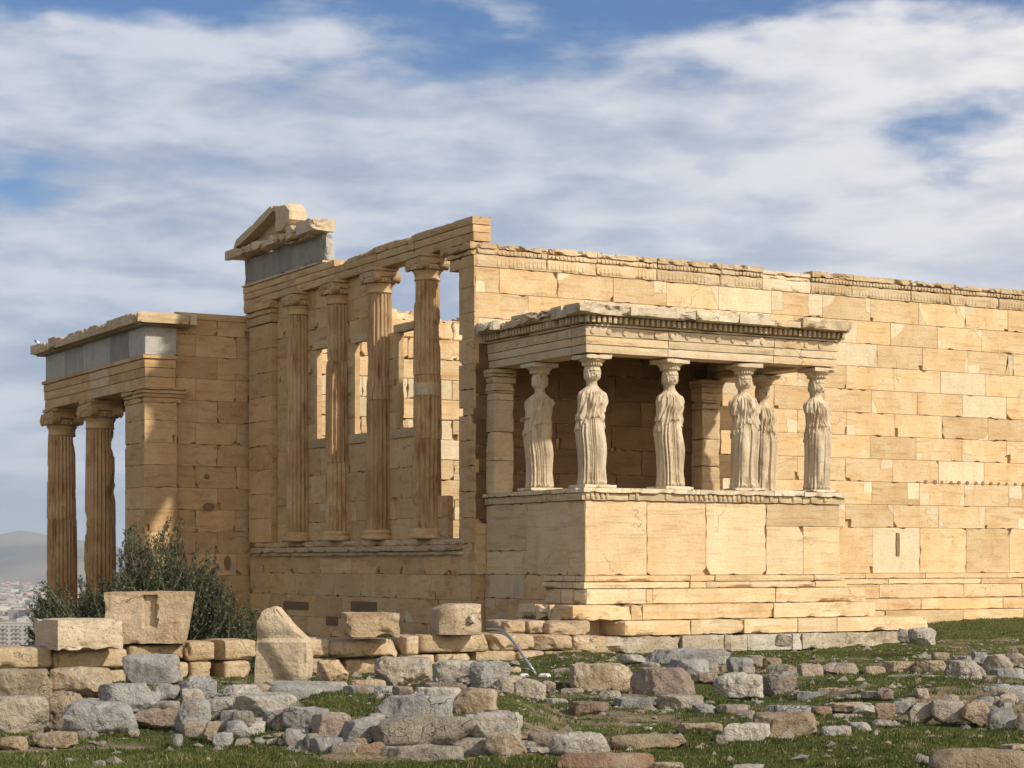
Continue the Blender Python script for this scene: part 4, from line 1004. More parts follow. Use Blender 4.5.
def rock(x0,y0,x1,y1,D,mat,label=None,group=None,boxy=.5,depth=.75,cuts=9,rough=.12,sink=.10,rot=None,cat='rock',name='rock'):
    """a stone seen between these picture columns and rows, at this distance from the camera"""
    RC[0]+=1; sd=RC[0]*13+5; rr=random.Random(sd)
    w_=(x1-x0)*D/FPX; h_=(y1-y0)*D/FPX; h2=h_*(1+sink); dp=max(.5*h_,w_*depth) if w_<1.4 else w_*.45
    px=(x0+x1)/2; cx=(px-512)/FPX*D; ztop=CAM[2]+(384+SHIFT-y0)/FPX*D
    c=CAM+np.array([CF[0]*D+CR[0]*cx,CF[1]*D+CR[1]*cx,0]); c[2]=ztop-h2/2
    c=c+np.array([CF[0],CF[1],0])*dp*.35
    a=rot if rot is not None else rr.uniform(-.28,.28)
    f=1/(abs(math.cos(a))+abs(math.sin(a))*dp/w_*.6)
    V,F=rockmesh((w_/2*f*1.07,dp/2,h2/2*1.05),sd,cuts,rough,boxy)
    cs,sn=math.cos(a),math.sin(a); R2=np.array([[CR[0]*cs+CF[0]*sn,-CR[0]*sn+CF[0]*cs],[CR[1]*cs+CF[1]*sn,-CR[1]*sn+CF[1]*cs]])
    V[:,:2]=V[:,:2]@R2.T
    m=MB(); m.add(V,F,(rr.uniform(0,.35),rr.random(),0)); base=(c[0],c[1],c[2]-h2/2); m.v=[m.v[0]+c]
    o=m.build(name,RM[mat],None,smooth=True,loc=base)
    o.data.set_sharp_from_angle(angle=R_(55))
    return tag(o,label,cat,group)
VW={'a':(0,570,3.877),'b':(230,580,3.531),'c':(480,610,3.657),'d':(740,600,3.606)}
def groundD(px,yb):
    D=3256/(yb-563)
    for _ in range(12):
        q=CAM[:2]+CF*D+CR*(px-512)/FPX*D; z=float(gh(np.array([q[0]]),np.array([q[1]]),False)[0]); D=.5*D+.5*(CAM[2]-z)*FPX/(yb-(384+SHIFT))
    return D
def RK(v,x0,y0,x1,y1,D,mat,label=None,group=None,**k):
    ox,oy,sc=VW[v]; x0,x1=ox+x0/sc,ox+x1/sc; y0,y1=oy+y0/sc,oy+y1/sc
    if D is None: D=groundD((x0+x1)/2,y1)
    if v=='b' and y1>710: g_=(x1-x0)*.05; x0-=g_; x1+=g_; k['boxy']=max(k.get('boxy',.5),.85); k['rough']=.085
    if v in 'cd': y0+=.13*(y1-y0)
    if label is None:
        label,group=GEN[v+mat if v+mat in GEN else mat]
    return rock(x0,y0,x1,y1,D,mat,label,group,**k)
GEN={'g':('small grey fieldstone lying loose among the ruins','small grey loose stones'),
 't':('small tan fieldstone lying loose among the ruins','small tan loose stones'),
 'm':('small brownish grey fieldstone lying loose among the ruins','small brownish loose stones'),
 'p':('small pinkish fieldstone lying loose among the ruins','small pinkish loose stones'),
 'w':('small whitish stone lying loose among the ruins','small whitish loose stones'),
 'r':('small rust stained stone lying loose among the ruins','small rusty loose stones'),
 'k':('small squared block of the old foundations','small squared foundation blocks')}
# ---- terrace walls of squared blocks: one thing each, its blocks are parts
def wall_thing(label,blocks,loc):
    Tn=empty('terrace_wall',loc); tag(Tn,label,'wall')
    for (v,x0,y0,x1,y1,D,mat,amt,th) in blocks:
        ox,oy,sc=VW[v]; X0,X1=ox+x0/sc,ox+x1/sc; Y0,Y1=oy+y0/sc,oy+y1/sc; RC[0]+=1
        # the wall runs east-west at y=-5: turn picture columns into positions along it
        def onw(px,py,yw):
            r=np.array([CF[0]+CR[0]*(px-512)/FPX,CF[1]+CR[1]*(px-512)/FPX]); t=(yw-CAM[1])/r[1]; return CAM[0]+r[0]*t,CAM[2]+(384+SHIFT-py)/FPX*t
        xa,za=onw(X0,Y0,D); xb,zb=onw(X1,Y1,D); _,z0=onw((X0+X1)/2,Y1,D); _,z1=onw((X0+X1)/2,Y0,D)
        h=(abs(xb-xa)/2-.004,th/2,(z1-z0)/2-.002); Vv,F=rockmesh(h,RC[0]*7,1,amt,1.0); Vv=erode(Vv,h,.035,3,RC[0],1.3,.008)+np.array(((xa+xb)/2,D+th/2,(z0+z1)/2))
        m=MB(); m.add(Vv,F,(rg.uniform(0,.3),rg.random(),.08*rg.random())); o=m.build('block',RM[mat],Tn,smooth=True); o.data.set_sharp_from_angle(angle=R_(38))
    return Tn
wall_thing('long low terrace wall of squared tan blocks, in front of the bushy olive',[
 ('a',-90,297,208,388,-5.1,'k',.05,.8),('a',208,303,500,387,-5.0,'k',.035,.8),('a',500,285,722,358,-5.0,'k',.02,.8),('a',722,278,838,355,-5.0,'k',.02,.8),('a',838,270,1000,350,-5.02,'k',.03,.8),
 ('a',395,388,500,470,-5.0,'k',.03,.8),('a',500,360,682,444,-5.0,'k',.02,.8),('a',682,357,735,442,-5.0,'k',.02,.8),('a',737,354,826,442,-5.0,'k',.02,.8),('a',868,352,985,438,-5.05,'k',.03,.8),
 ('a',-90,390,200,475,-5.05,'k',.03,.8),('a',200,390,395,475,-5.03,'k',.03,.8),('a',820,440,1010,545,-5.3,'k',.03,.5)],(-8,-5,-1.4))
wall_thing('foundation wall of worn squared blocks in three courses, running left from the porch steps',[
 ('b',276,205,360,276,-5.0,'k',.04,.8),('b',360,206,620,277,-5.12,'k',.03,.8),('b',620,196,672,267,-5.0,'k',.03,.8),('b',672,190,928,257,-5.05,'k',.03,.8),('b',928,188,1024,250,-5.0,'k',.03,.8),
 ('b',276,276,410,350,-5.0,'k',.04,.8),('b',410,278,566,352,-5.0,'k',.03,.8),('b',566,262,730,312,-5.0,'k',.03,.8),('b',730,258,856,292,-5.02,'k',.03,.8),('b',858,250,1018,305,-5.0,'k',.03,.8),
 ('b',560,312,730,352,-5.0,'k',.04,.8),('b',730,293,860,352,-5.0,'k',.04,.8),('b',860,306,1018,352,-5.0,'k',.04,.8),
 ('c',45,88,210,150,-4.95,'k',.03,.8),('c',210,90,345,150,-5.0,'k',.03,.8),('c',0,150,136,207,-5.0,'k',.03,.8),('c',140,148,240,210,-5.05,'k',.03,.8),('c',240,150,400,212,-5.0,'k',.04,.8),
 ('c',95,38,172,86,-4.6,'k',.04,.8),('c',176,38,250,88,-4.45,'k',.05,.8),('c',252,40,425,94,-4.6,'k',.05,.9),('c',345,94,470,165,-4.7,'k',.06,.9),('c',400,160,690,215,-4.55,'k',.06,.6),('c',0,207,136,255,-5.0,'k',.04,.8)],(-3,-5,-1.4))
# ---- large dressed blocks resting on the walls
def dressed(v,x0,y0,x1,y1,D,dp,yaw,label,mat='k',seed=1,fn=None,rough=.012,cat='stone block',boxy=.99,amt=.035,lift=0):
    ox,oy,sc=VW[v]; X0,X1=ox+x0/sc,ox+x1/sc; Y0,Y1=oy+y0/sc,oy+y1/sc
    w_=(X1-X0)*D/FPX; h_=(Y1-Y0)*D/FPX; cs,sn=abs(math.cos(yaw)),abs(math.sin(yaw)); wl=(w_-dp*sn)/cs
    h=np.array((wl/2,dp/2,h_/2)); Vv,F=gridbox(h,.03,60); Vv=erode(Vv,h,amt,3,seed,1.2,.008)+ (fbm(Vv*2.2+seed,4,seed)*rough)[:,None]*(Vv/np.linalg.norm(Vv,axis=1,keepdims=True))
    if fn is not None: Vv=fn(Vv,h)
    a=-YAW+yaw; R2=np.array([[math.cos(a),-math.sin(a)],[math.sin(a),math.cos(a)]]); Vv[:,:2]=Vv[:,:2]@R2.T
    px=(X0+X1)/2; q=CAM[:2]+CF*D+CR*(px-512)/FPX*D; zt=CAM[2]+(384+SHIFT-Y0)/FPX*D
    c=np.array([q[0],q[1],zt-h_/2]); m=MB(); m.add(Vv+c,F,(rg.uniform(.1,.45),rg.random(),0)); o=m.build('stone_block',RM[mat],None,smooth=True,loc=(c[0],c[1],zt-h_)); o.data.set_sharp_from_angle(angle=R_(36))
    return tag(o,label,cat),c,h
dressed('a',120,188,487,306,29.6,1.0,R_(33),'low rough tan block lying on the terrace wall, left of the slotted block',seed=3,amt=.04)
def notch(V,h):
    V=V.copy(); t=(V[:,2]+h[2])/(2*h[2]); V[:,0]*=np.interp(t,[0,1],[.95,1.0]); V[:,0]+=np.where(V[:,0]>0,-.10*(1-t),0)
    inn=(np.abs(V[:,0]-.02)<.105)&(V[:,2]>-.34*h[2])&(V[:,1]<-.5*h[1])&(V[:,2]<.90*h[2]); V[inn,1]+=.09
    return V
dressed('a',402,84,762,284,30.3,.75,R_(6),'tall tan block widening upward, with an upright slot cut into its face',seed=5,fn=notch,amt=.03)
def tri(V,h):
    V=V.copy(); t=(V[:,2]+h[2])/(2*h[2]); lim_l=np.interp(t,[0,.82,.95,1],[-1,-.86,-.72,-.5])*h[0]; lim_r=np.interp(t,[0,.08,.3,.57,.64,.9,1],[.82,.95,1.0,.92,.70,.02,-.2])*h[0]
    u=(V[:,0]/h[0]+1)/2; V[:,0]=lim_l+(lim_r-lim_l)*u
    fr=(V[:,1]<0); q_=V[:,2]/h[2]; V[fr,1]+=.05*sst(q_[fr],.12,.16)-.035*sst(q_[fr],.16,.5)+.09*sst(-V[fr,0]/h[0]*.8-q_[fr]*.7,.15,.75)+.06*sst(q_[fr],.5,1)
    return V
dressed('b',86,97,292,362,28.2,.5,R_(-4),'tall upright tan stone fragment with a slanting broken top',seed=7,fn=tri,amt=.035)
dressed('b',384,114,604,200,31.6,.8,R_(10),'flat tan block with a ragged underside, left of the smooth block',seed=9,amt=.045)
def cham(V,h):
    V=V.copy(); l=V[:,0]<-.25*h[0]; k=np.clip((-V[:,0]/h[0]-.25)/.75,0,1); V[:,2]-=np.where(V[:,2]>0,k*.35*h[2]*l,0); V[:,1]+=np.where(V[:,1]<0,k*.30*h[1]*l,0); return V
sb,cc_,hh_=dressed('b',702,83,890,192,32.6,.75,R_(16),'smooth pale tan block with a small square boss on its face, beside the metal pipes',seed=12,fn=cham,rough=.004,amt=.015)
m=MB(); a=-YAW+R_(16); R2=np.array([[math.cos(a),-math.sin(a)],[math.sin(a),math.cos(a)]]); Vb,Fb=gridbox((.055,.05,.075),.03); Vb=erode(Vb,(.055,.05,.075),.01,6,3)
Vb[:,:2]=(Vb[:,:2]+np.array((.16,-hh_[1]-.03)))@R2.T; m.add(Vb+cc_,Fb,(.5,.5,0)); bo=m.build('boss',RM['k'],sb,smooth=True)
# ---- left foreground stones
Q=RK
Q('a',-60,390,205,498,19.9,'t','big rough tan boulder with pitted face at the left edge, in the upper row',depth=.6,boxy=.6,rough=.10)
Q('a',190,385,412,486,19.9,'t','long tan boulder with a deep dark hollow under its broken face',depth=.6,boxy=.6,rough=.12)
Q('a',-50,502,170,652,19.0,'m','big squarish grey brown boulder at the left edge, lowest large stone there',depth=.7,boxy=.7)
Q('a',168,488,312,610,19.5,'t','blocky orange tan stone wedged behind the broad grey boulder',boxy=.8)
Q('a',233,512,502,640,18.9,'g','broad grey boulder with an angular flat face, standing on the grass at left',depth=.55,boxy=.45,cuts=14)
Q('a',372,446,606,552,19.7,'g','long grey boulder sloping down to the right, above the broad grey one',depth=.5,boxy=.45)
Q('a',590,445,682,512,None,'m','brownish grey stone tucked behind the end of the sloping grey boulder',boxy=.6)
Q('a',478,333,692,446,None,'g','flat topped blue grey block with a shaded left face, below the slotted block',boxy=.9,cuts=6,rough=.04,depth=.7)
Q('a',680,420,838,520,None,'g','angular dark grey stone with a cracked sunlit top, right of the blue grey block',boxy=.5,cuts=14)
Q('a',678,508,808,632,18.9,'g','dark grey stone showing one large shaded facet to the left',boxy=.4,cuts=12,rot=.5)
Q('a',735,500,912,602,19.6,'w','pale grey stone sloping down to the right beside the dark faceted stone',boxy=.45)
Q('a',500,545,735,606,19.3,'p','long flat pinkish stone at the edge of the grass, right of the broad grey boulder',depth=.5,boxy=.8)
Q('a',835,445,1012,560,None,'w','pale flat slab with a pitted top, lower left of the upright fragment',depth=.9,boxy=.7)
Q('a',-20,650,96,696,None,'t'); Q('a',118,633,278,684,None,'t'); Q('a',290,628,382,668,18.6,'m'); Q('a',660,638,708,682,None,'g'); Q('a',780,592,876,668,18.4,'t'); Q('a',824,630,896,684,None,'g'); Q('a',494,616,536,648,None,'m'); Q('a',348,740,412,760,None,'w',depth=.5)
Q('a',600,510,690,560,20.0,'m'); Q('a',700,590,790,640,18.7,'m'); Q('a',900,640,960,690,17.9,'g'); Q('a',200,470,300,500,19.9,'m'); Q('a',395,480,480,520,20,'m'); Q('a',935,735,960,745,None,'w')
# ---- middle: stones on the terrace
Q('b',308,288,413,360,27.5,'k','small squared tan block with a broken corner, at the foot of the upright fragment',boxy=.9)
Q('b',513,277,706,374,25.5,'m','rounded grey and tan boulder in front of the foundation wall, under the flat block',boxy=.4)
Q('b',722,290,884,362,26.5,'w','lumpy whitish boulder with orange patches, left of a blue grey one',boxy=.35)
Q('b',850,293,984,378,26,'g','blue grey boulder with a rough pale nose, in front of the metal pipes',boxy=.35)
Q('b',915,345,1040,442,24,'m','wide brown grey boulder leaning on the blue grey one, at the grass edge',boxy=.5)
Q('b',128,362,434,415,24.5,'w','long thin pale slab across the terrace behind the rubble wall',depth=.35,boxy=.85,rough=.03)
Q('b',428,356,552,394,25,'k'); Q('b',668,362,832,392,24.5,'p',depth=.5,boxy=.8)
Q('b',-20,370,142,462,22,'t','worn tan slab at the left end of the terrace, beside the pale flat rocks',boxy=.6)
Q('b',18,408,255,494,19.2,'w','big smooth whitish rock with a domed top, at the left end of the rubble wall',depth=.7,boxy=.35)
Q('b',140,372,445,440,21,'g','wide flat grey rock lying level behind the domed whitish rock',depth=.5,boxy=.5,rough=.05)
Q('b',388,378,600,452,20,'g','long grey slab with a straight shaded edge facing the terrace grass',depth=.45,boxy=.85,rough=.04)
Q('b',486,405,574,488,19.4,'m'); Q('b',572,378,644,414,19.3,'m'); Q('b',338,412,398,450,20,'w'); Q('b',248,430,346,462,20,'t')
Q('b',636,384,806,446,19.4,'w','flat pale slab behind the long blue grey stone',depth=.5,boxy=.8)
Q('b',784,388,936,492,18.6,'t','rounded tan boulder closing the right end of the rubble wall top',boxy=.5)
Q('b',526,413,792,498,18.0,'g','long light blue grey stone lying like a fish on top of the rubble wall',depth=.4,boxy=.3,rough=.06)
# ---- the rubble wall
Q('b',496,488,848,602,17.3,'m','largest grey brown block of the rubble wall, under the long blue grey stone',depth=.5,boxy=.8,rough=.06)
Q('b',845,474,1024,572,17.3,'w','pale grey stone with a broken dark right end, right of the largest rubble block',depth=.6,boxy=.55)
Q('b',540,594,802,700,16.9,'m','long brown grey stone at the bottom of the rubble wall, beneath the largest block',depth=.5,boxy=.75)
Q('b',912,545,1040,644,17.0,'t','wedge shaped tan stone at the right foot of the rubble wall',boxy=.55)
Q('b',293,478,412,582,17.5,'p','rounded pinkish stone in the top row of the rubble wall',boxy=.4)
Q('b',400,488,512,582,17.4,'g','squarish blue grey stone in the rubble wall, touching the largest block',boxy=.7)
Q('b',454,578,548,690,17.0,'r','upright rust brown stone in the lower rubble wall',boxy=.75)
Q('b',285,563,388,666,17.1,'g','leaning grey stone at the foot of the rubble wall, under the pinkish one',boxy=.5)
Q('b',364,578,456,668,17.0,'m','rounded brown grey stone between the leaning grey and the rust brown stones',boxy=.4)
Q('b',117,468,208,572,18.0,'g','tall grey stone near the left end of the rubble wall with a lit upper edge',boxy=.5)
Q('b',196,457,348,548,17.8,'g','wide slanting grey stone in the top row of the rubble wall',boxy=.5)
Q('b',794,565,910,644,17.2,'m','mossy dark stone sunk between the largest block and the tan wedge',boxy=.4)
Q('b',718,638,945,700,16.6,'r','flat rusty slab at the bottom edge, below the mossy dark stone',boxy=.8,depth=.5)
for q in ((-10,490,66,548,18.3,'g'),(58,490,120,548,18.2,'m'),(0,545,78,602,18.0,'m'),(70,550,132,606,17.9,'t'),(130,563,207,612,17.6,'m'),(197,530,270,607,17.5,'g'),(268,545,322,602,17.4,'m'),(188,600,278,668,17.2,'g'),(240,590,300,640,17.2,'m'),(440,560,480,600,17.2,'t'),(925,628,1040,670,16.8,'w'),(840,560,900,600,17.2,'m'),(500,640,560,690,16.8,'t'),(100,600,190,640,17.6,'m'),(930,480,1024,520,17.8,'m')): Q('b',*q)
# smaller stones packed between the big ones of the rubble walls
rf=random.Random(4)
for i in range(95):
    px=rf.uniform(232,525); yy=rf.uniform(716,766); w_=rf.uniform(9,24); h_=w_*rf.uniform(.45,.8); rock(px-w_/2,yy-h_/2,px+w_/2,yy+h_/2,17.9-(yy-716)*.012+rf.uniform(0,.2),rf.choice('mmmtgw'),'small stone packed into the gaps of the rubble wall','small stones filling the rubble wall')
for i in range(40):
    px=rf.uniform(0,235); yy=rf.uniform(690,736); w_=rf.uniform(9,26); h_=w_*rf.uniform(.45,.8); rock(px-w_/2,yy-h_/2,px+w_/2,yy+h_/2,20.9-(yy-690)*.02+rf.uniform(0,.2),rf.choice('mmttg'),'small stone packed behind the big boulders at the left','small stones packed behind the left boulders')
for i in range(26):
    px=rf.uniform(880,1030); yy=rf.uniform(690,724); w_=rf.uniform(9,22); h_=w_*rf.uniform(.45,.8); rock(px-w_/2,yy-h_/2,px+w_/2,yy+h_/2,21.6-(yy-690)*.02,rf.choice('mmtpg'),'small stone packed between the two long rows at the right','small stones packed between the right rows')
# ---- in front of the porch
Q('c',325,190,592,302,25.5,'t','large rough tan boulder with a hollowed face, left of the wedge shaped one',boxy=.5,depth=.6,rough=.12)
Q('c',558,204,792,312,24.6,'p','large wedge shaped pinkish grey boulder with a sloping lit top',boxy=.35,cuts=14,depth=.6)
Q('c',618,140,908,202,30,'g','long blue grey slab lying at the foot of the porch steps',depth=.5,boxy=.6)
Q('c',868,226,1040,320,23.6,'w','big smooth pale grey boulder with a rounded top, standing in the grass before the porch',boxy=.5,depth=.6)
Q('c',688,174,834,252,26.5,'g','tilted grey stone just above the wedge shaped boulder',boxy=.45)
Q('c',90,205,148,262,29,'k'); Q('c',40,255,132,346,24,'m','brown grey stone at the left of a pair beside the pipe outlet',boxy=.5); Q('c',124,246,238,340,24,'m','rounded brown stone at the right of a pair beside the pipe outlet',boxy=.5)
Q('c',228,250,278,320,25.5,'t'); Q('c',254,207,348,272,28.5,'p','reddish tan stone against the lower wall, left of the large rough boulder',boxy=.7)
Q('c',648,308,814,364,None,'m','low brown grey stone below the wedge shaped boulder',boxy=.6); Q('c',495,318,638,364,None,'g','flat blue grey stone in the grass, left of the low brown one',boxy=.5)
Q('c',325,333,472,388,None,'r','jagged brown stone lying in the grass in front of the large rough boulder',rough=.12); Q('c',438,293,522,334,None,'m'); Q('c',235,322,322,350,None,'w',depth=.5); Q('c',780,343,872,377,None,'g'); Q('c',868,344,982,380,None,'p'); Q('c',938,364,1002,396,None,'m'); Q('c',600,427,632,440,None,'w')
Q('c',712,413,884,453,None,'t','flat speckled tan stone in the open grass, left of a longer tan slab',depth=.5); Q('c',858,455,912,490,None,'m')
Q('c',262,444,488,524,None,'w','wide low whitish boulder in the grass with a domed speckled top',depth=.5,boxy=.35); Q('c',484,450,764,504,None,'t','thin wide tan slab lying flush in the grass beside the domed whitish boulder',depth=.4,boxy=.7)
Q('c',178,446,284,498,None,'p','pinkish stone between the rubble wall and the domed whitish boulder'); Q('c',172,500,294,522,None,'w',depth=.4); Q('c',288,518,634,600,15.7,'r','broad flat slab stained rusty orange at the bottom edge, in front of the domed boulder',depth=.4,boxy=.9,rough=.04); Q('c',630,558,745,600,15.6,'t')
Q('c',518,162,604,194,29.5,'w'); Q('c',345,190,382,212,27,'w'); Q('c',908,170,1004,230,27,'g','grey stone with a slanting lit side under the lowest step, right of the long slab',boxy=.4)
for q in ((590,190,660,215,28.5,'m'),(800,190,880,240,27.5,'m'),(300,285,380,312,25,'m'),(380,305,460,330,25,'t'),(640,262,700,300,26,'m'),(500,270,560,310,26,'g'),(800,225,870,262,26,'p'),(270,270,330,300,26.5,'m'),(860,200,915,235,28,'t'),(700,235,760,262,27,'m'),(820,330,860,350,None,'m'),(560,365,600,380,None,'t'),(1000,330,1040,352,None,'g')): Q('c',*q)
# ---- right side
Q('d',572,97,634,150,33.2,'m','squarish brown grey stone at the right end of the lowest step'); Q('d',616,97,710,156,32.6,'w','pitted pale lump lying at the right end of the lowest step')
Q('d',130,120,190,163,34.4,'m')
Q('d',298,224,432,284,28,'p','pale pinkish stone with a flat face in the far row, left of small tan ones',boxy=.75); Q('d',206,226,302,287,27.5,'p','pinkish tan rounded stone in the far row')
Q('d',100,228,212,292,27.2,'m'); Q('d',448,237,530,284,28,'t'); Q('d',528,219,650,270,28.5,'t','tan oblong stone, left of two neighbours in the far row',boxy=.6); Q('d',634,214,752,270,28.3,'t','tan oblong stone, just left of the tall pitted pale one',boxy=.6)
Q('d',752,208,888,308,26,'w','tall pitted pale stone with a honeycombed face, right of the tan oblong stones',rough=.13,boxy=.6); Q('d',838,184,902,228,29,'g'); Q('d',883,192,984,264,28,'m','lichen covered grey stone behind the dark boulder at right',boxy=.5); Q('d',958,188,1040,238,29.5,'p','reddish stone in the back row near the right edge')
Q('d',922,243,1040,302,26,'g','dark grey boulder near the right edge, above the long row',boxy=.5); Q('d',528,267,768,302,26,'g','long low grey slab in front of the tan oblong stones',depth=.3,boxy=.8)
Q('d',86,260,200,337,24.5,'m','brown grey stone leaning on the big smooth pale boulder',boxy=.5); Q('d',212,330,316,364,None,'g','flat grey stone alone in the grass, right of the leaning brown stone',boxy=.6); Q('d',284,317,402,342,None,'t',depth=.5)
Q('d',404,303,584,350,24.6,'p','long flat pinkish slab in the grass, left end of the long row',depth=.4,boxy=.8); Q('d',595,293,770,332,24,'t','long tan slab on top of the row at right',depth=.4,boxy=.8)
Q('d',893,303,1040,390,22.0,'g','large blue grey block at the right end of the long row',boxy=.8); Q('d',1000,330,1060,404,21.4,'g')
for i,q in enumerate(((556,305,642,352,23.6,'m'),(638,305,722,360,23.2,'g'),(718,310,782,358,23,'m'),(780,306,852,354,22.8,'g'),(838,306,912,366,22.6,'p'),(440,328,532,362,None,'m'),(520,335,590,368,23.5,'g'))): Q('d',*q,boxy=.6)
Q('d',488,366,562,434,20.4,'r','reddish stone at the left end of the lower row'); Q('d',553,363,618,408,20.4,'g'); Q('d',606,368,708,438,20.3,'m','brown stone second in the lower row, beside the grey cube',boxy=.7); Q('d',698,357,812,434,20.2,'m','brown grey block in the middle of the lower row',boxy=.8); Q('d',798,356,912,444,20.1,'r','rounded reddish brown boulder in the lower row',boxy=.55); Q('d',898,387,998,465,19.8,'g','dark blue grey cube shaped stone in the lower row',boxy=.9); Q('d',1002,404,1060,474,19.7,'g')
Q('d',328,368,474,404,None,'t','low tan stone with a flat top, left of a small pale one',depth=.5); Q('d',412,377,494,414,None,'w'); Q('d',98,378,264,412,None,'g','long low grey stone in the grass above the tapered tan slab',depth=.4); Q('d',262,382,334,414,None,'r'); Q('d',-10,378,40,396,None,'t'); Q('d',-10,398,54,424,None,'t')
Q('d',56,398,300,492,None,'t','large tan slab tapering to the left, with a pitted sunlit top, alone in the grass',depth=.45,boxy=.5,rough=.09); Q('d',-60,440,104,506,None,'w','rough pale slab touching the tapered tan one on its left',depth=.5,rough=.1)
Q('d',328,410,434,434,None,'m',depth=.4); Q('d',298,453,408,492,None,'g'); Q('d',394,440,478,474,None,'g'); Q('d',480,431,558,457,None,'w'); Q('d',484,470,498,492,None,'w')
Q('d',706,530,1060,640,15.6,'t','big flat tan rock filling the bottom right corner',depth=.35,boxy=.25,rough=.06); Q('d',945,520,1060,556,17.2,'t'); Q('d',-20,594,92,620,15.4,'w')
for q in ((560,405,610,440,21.9,'m'),(700,432,800,470,21.1,'m'),(810,436,900,470,20.9,'g'),(640,436,700,458,21.4,'m'),(30,420,70,450,None,'m'),(690,280,760,300,26,'m'),(485,285,530,300,None,'t'),(880,270,930,300,25.5,'t'),(380,340,440,356,None,'m'),(340,350,380,362,None,'t'),(310,436,360,450,None,'t'),(20,196,80,240,28.5,'m'),(80,205,150,245,28.5,'t'),(0,238,60,262,26.5,'m'),(150,255,215,290,26.5,'g'),(430,400,492,420,22.3,'m'),(160,337,212,350,None,'m'),(690,188,760,212,30.5,'t'),(640,196,690,212,30.2,'m'),(770,200,840,222,29.6,'m')): Q('d',*q)
# scattered pebbles and rubble in the soil
m=MB(); rp=random.Random(77)
for i in range(3200):
    D=16+22*rp.random()**.8; px=rp.uniform(-40,1060); q=CAM[:2]+CF*D+CR*(px-512)/FPX*D
    if q[1]>-4.9: continue
    z=float(gh(np.array([q[0]]),np.array([q[1]]))[0]); s_=rp.uniform(.012,.05)*(1 if rp.random()<.9 else 2)
    th_=np.array([(1,0,0),(-1,0,0),(0,1,0),(0,-1,0),(0,0,1),(0,0,-1)],float)*s_*np.array([rp.uniform(.6,1.3),rp.uniform(.6,1.2),rp.uniform(.4,.8)])+np.array([[rp.uniform(-.3,.3)*s_ for _ in range(3)] for _ in range(6)])
    m.add(th_+np.array((q[0],q[1],z+s_*.2)),[(0,2,4),(2,1,4),(1,3,4),(3,0,4),(2,0,5),(1,2,5),(3,1,5),(0,3,5)],(rp.random(),rp.random(),0))
o=m.build('pebbles',RM['m'],None); tag(o,'loose pebbles and rubble scattered over the soil','pebbles',kind='stuff')
# ============================================================ metal pipes
m,b,o=newmat('galvanised_metal'); b.inputs['Base Color'].default_value=(.42,.43,.43,1); b.inputs['Metallic'].default_value=.6; b.inputs['Roughness'].default_value=.45; MM=m
m,b,o=newmat('white_box'); b.inputs['Base Color'].default_value=(.6,.6,.56,1); b.inputs['Roughness'].default_value=.6; MW=m
def pt(px,py,D): return tuple(CAM+np.array([CF[0]*D+CR[0]*(px-512)/FPX*D,CF[1]*D+CR[1]*(px-512)/FPX*D,(384+SHIFT-py)/FPX*D]))
pr_=empty('cable_conduit',pt(530,676,28)); tag(pr_,'two parallel curved metal pipes bending down over the foundation wall beside the smooth block','pipes')
for k,off in enumerate((0,2.6)):
    pts=[]; P0=[(487,629,32.2),(493,629,31.2),(499,629.5,30.2),(505,632,29.4),(511,638,28.9),(517,646,28.5),(524,657,28.2),(531,667,28),(538,676,28)]
    for i in range(len(P0)-1):
        for t in (0,.5): a_,b2=P0[i],P0[i+1]; pts.append(pt(a_[0]*(1-t)+b2[0]*t+off*.7,a_[1]*(1-t)+b2[1]*t+off*1.3,(a_[2]*(1-t)+b2[2]*t)))
    m=MB(); tube(m,pts,.017,8); m.build('pipe',MM,pr_,smooth=True)
for (a_,b_2,x_,y_,D_) in ((519,529,671,676,27.8),(538,551,670,677,27.8)):
    c=pt((a_+b_2)/2,y_,D_); h=((b_2-a_)*D_/FPX/2,.08,(y_-x_)*D_/FPX/2); m=MB(); V,F=gridbox(h,.03); V=erode(V,h,.008,5,2); an=-YAW; V[:,:2]=V[:,:2]@np.array([[math.cos(an),math.sin(an)],[-math.sin(an),math.cos(an)]]); m.add(V+np.array(c),F); m.build('junction_box',MW,pr_,smooth=True)
# ============================================================ bird on the north porch
m,b,o=newmat('black_feathers'); b.inputs['Base Color'].default_value=(.015,.015,.02,1); b.inputs['Roughness'].default_value=.5; MK=m
m,b,o=newmat('bird_plumage'); c=coord(); s=nd('ShaderNodeSeparateXYZ'); L.new(c,s.inputs[0]); L.new(mixc(M('MULTIPLY',sstep(s.outputs[0],-.055,-.04),M('SUBTRACT',1.0,sstep(s.outputs[0],.045,.06))),(.015,.015,.02,1),(.75,.74,.70,1)),b.inputs['Base Color']); MBd=m
bd=empty('magpie',(-2.78,19.62,6.06)); tag(bd,'small black and white bird perched on the far corner of the north porch roof','bird')
V,F=lathe([(.002,-.11),(.016,-.095),(.022,-.08),(.020,-.065),(.030,-.04),(.042,0),(.036,.04),(.020,.07),(.010,.085),(.002,.09)],16); 
V=np.stack([V[:,2],V[:,0],V[:,1]],1); V[:,2]+=.09+np.where(V[:,0]<-.05,(-.05-V[:,0])*.9,0)-np.clip(V[:,0],0,1)*.3
m=MB(); m.add(V,[tuple(reversed(f)) for f in F]); ob=m.build('body',MBd,None,smooth=True); ob.parent=bd
m=MB(); V,F=gridbox((.09,.014,.006),.03); V[:,0]+=.16; V[:,2]+=.045-.25*(V[:,0]-.1); m.add(V,F); ob=m.build('tail',MK,None); ob.parent=bd
m=MB(); tube(m,[(-.115,0,.125),(-.15,0,.118)],[.006,.001],6); ob=m.build('beak',MK,None); ob.parent=bd
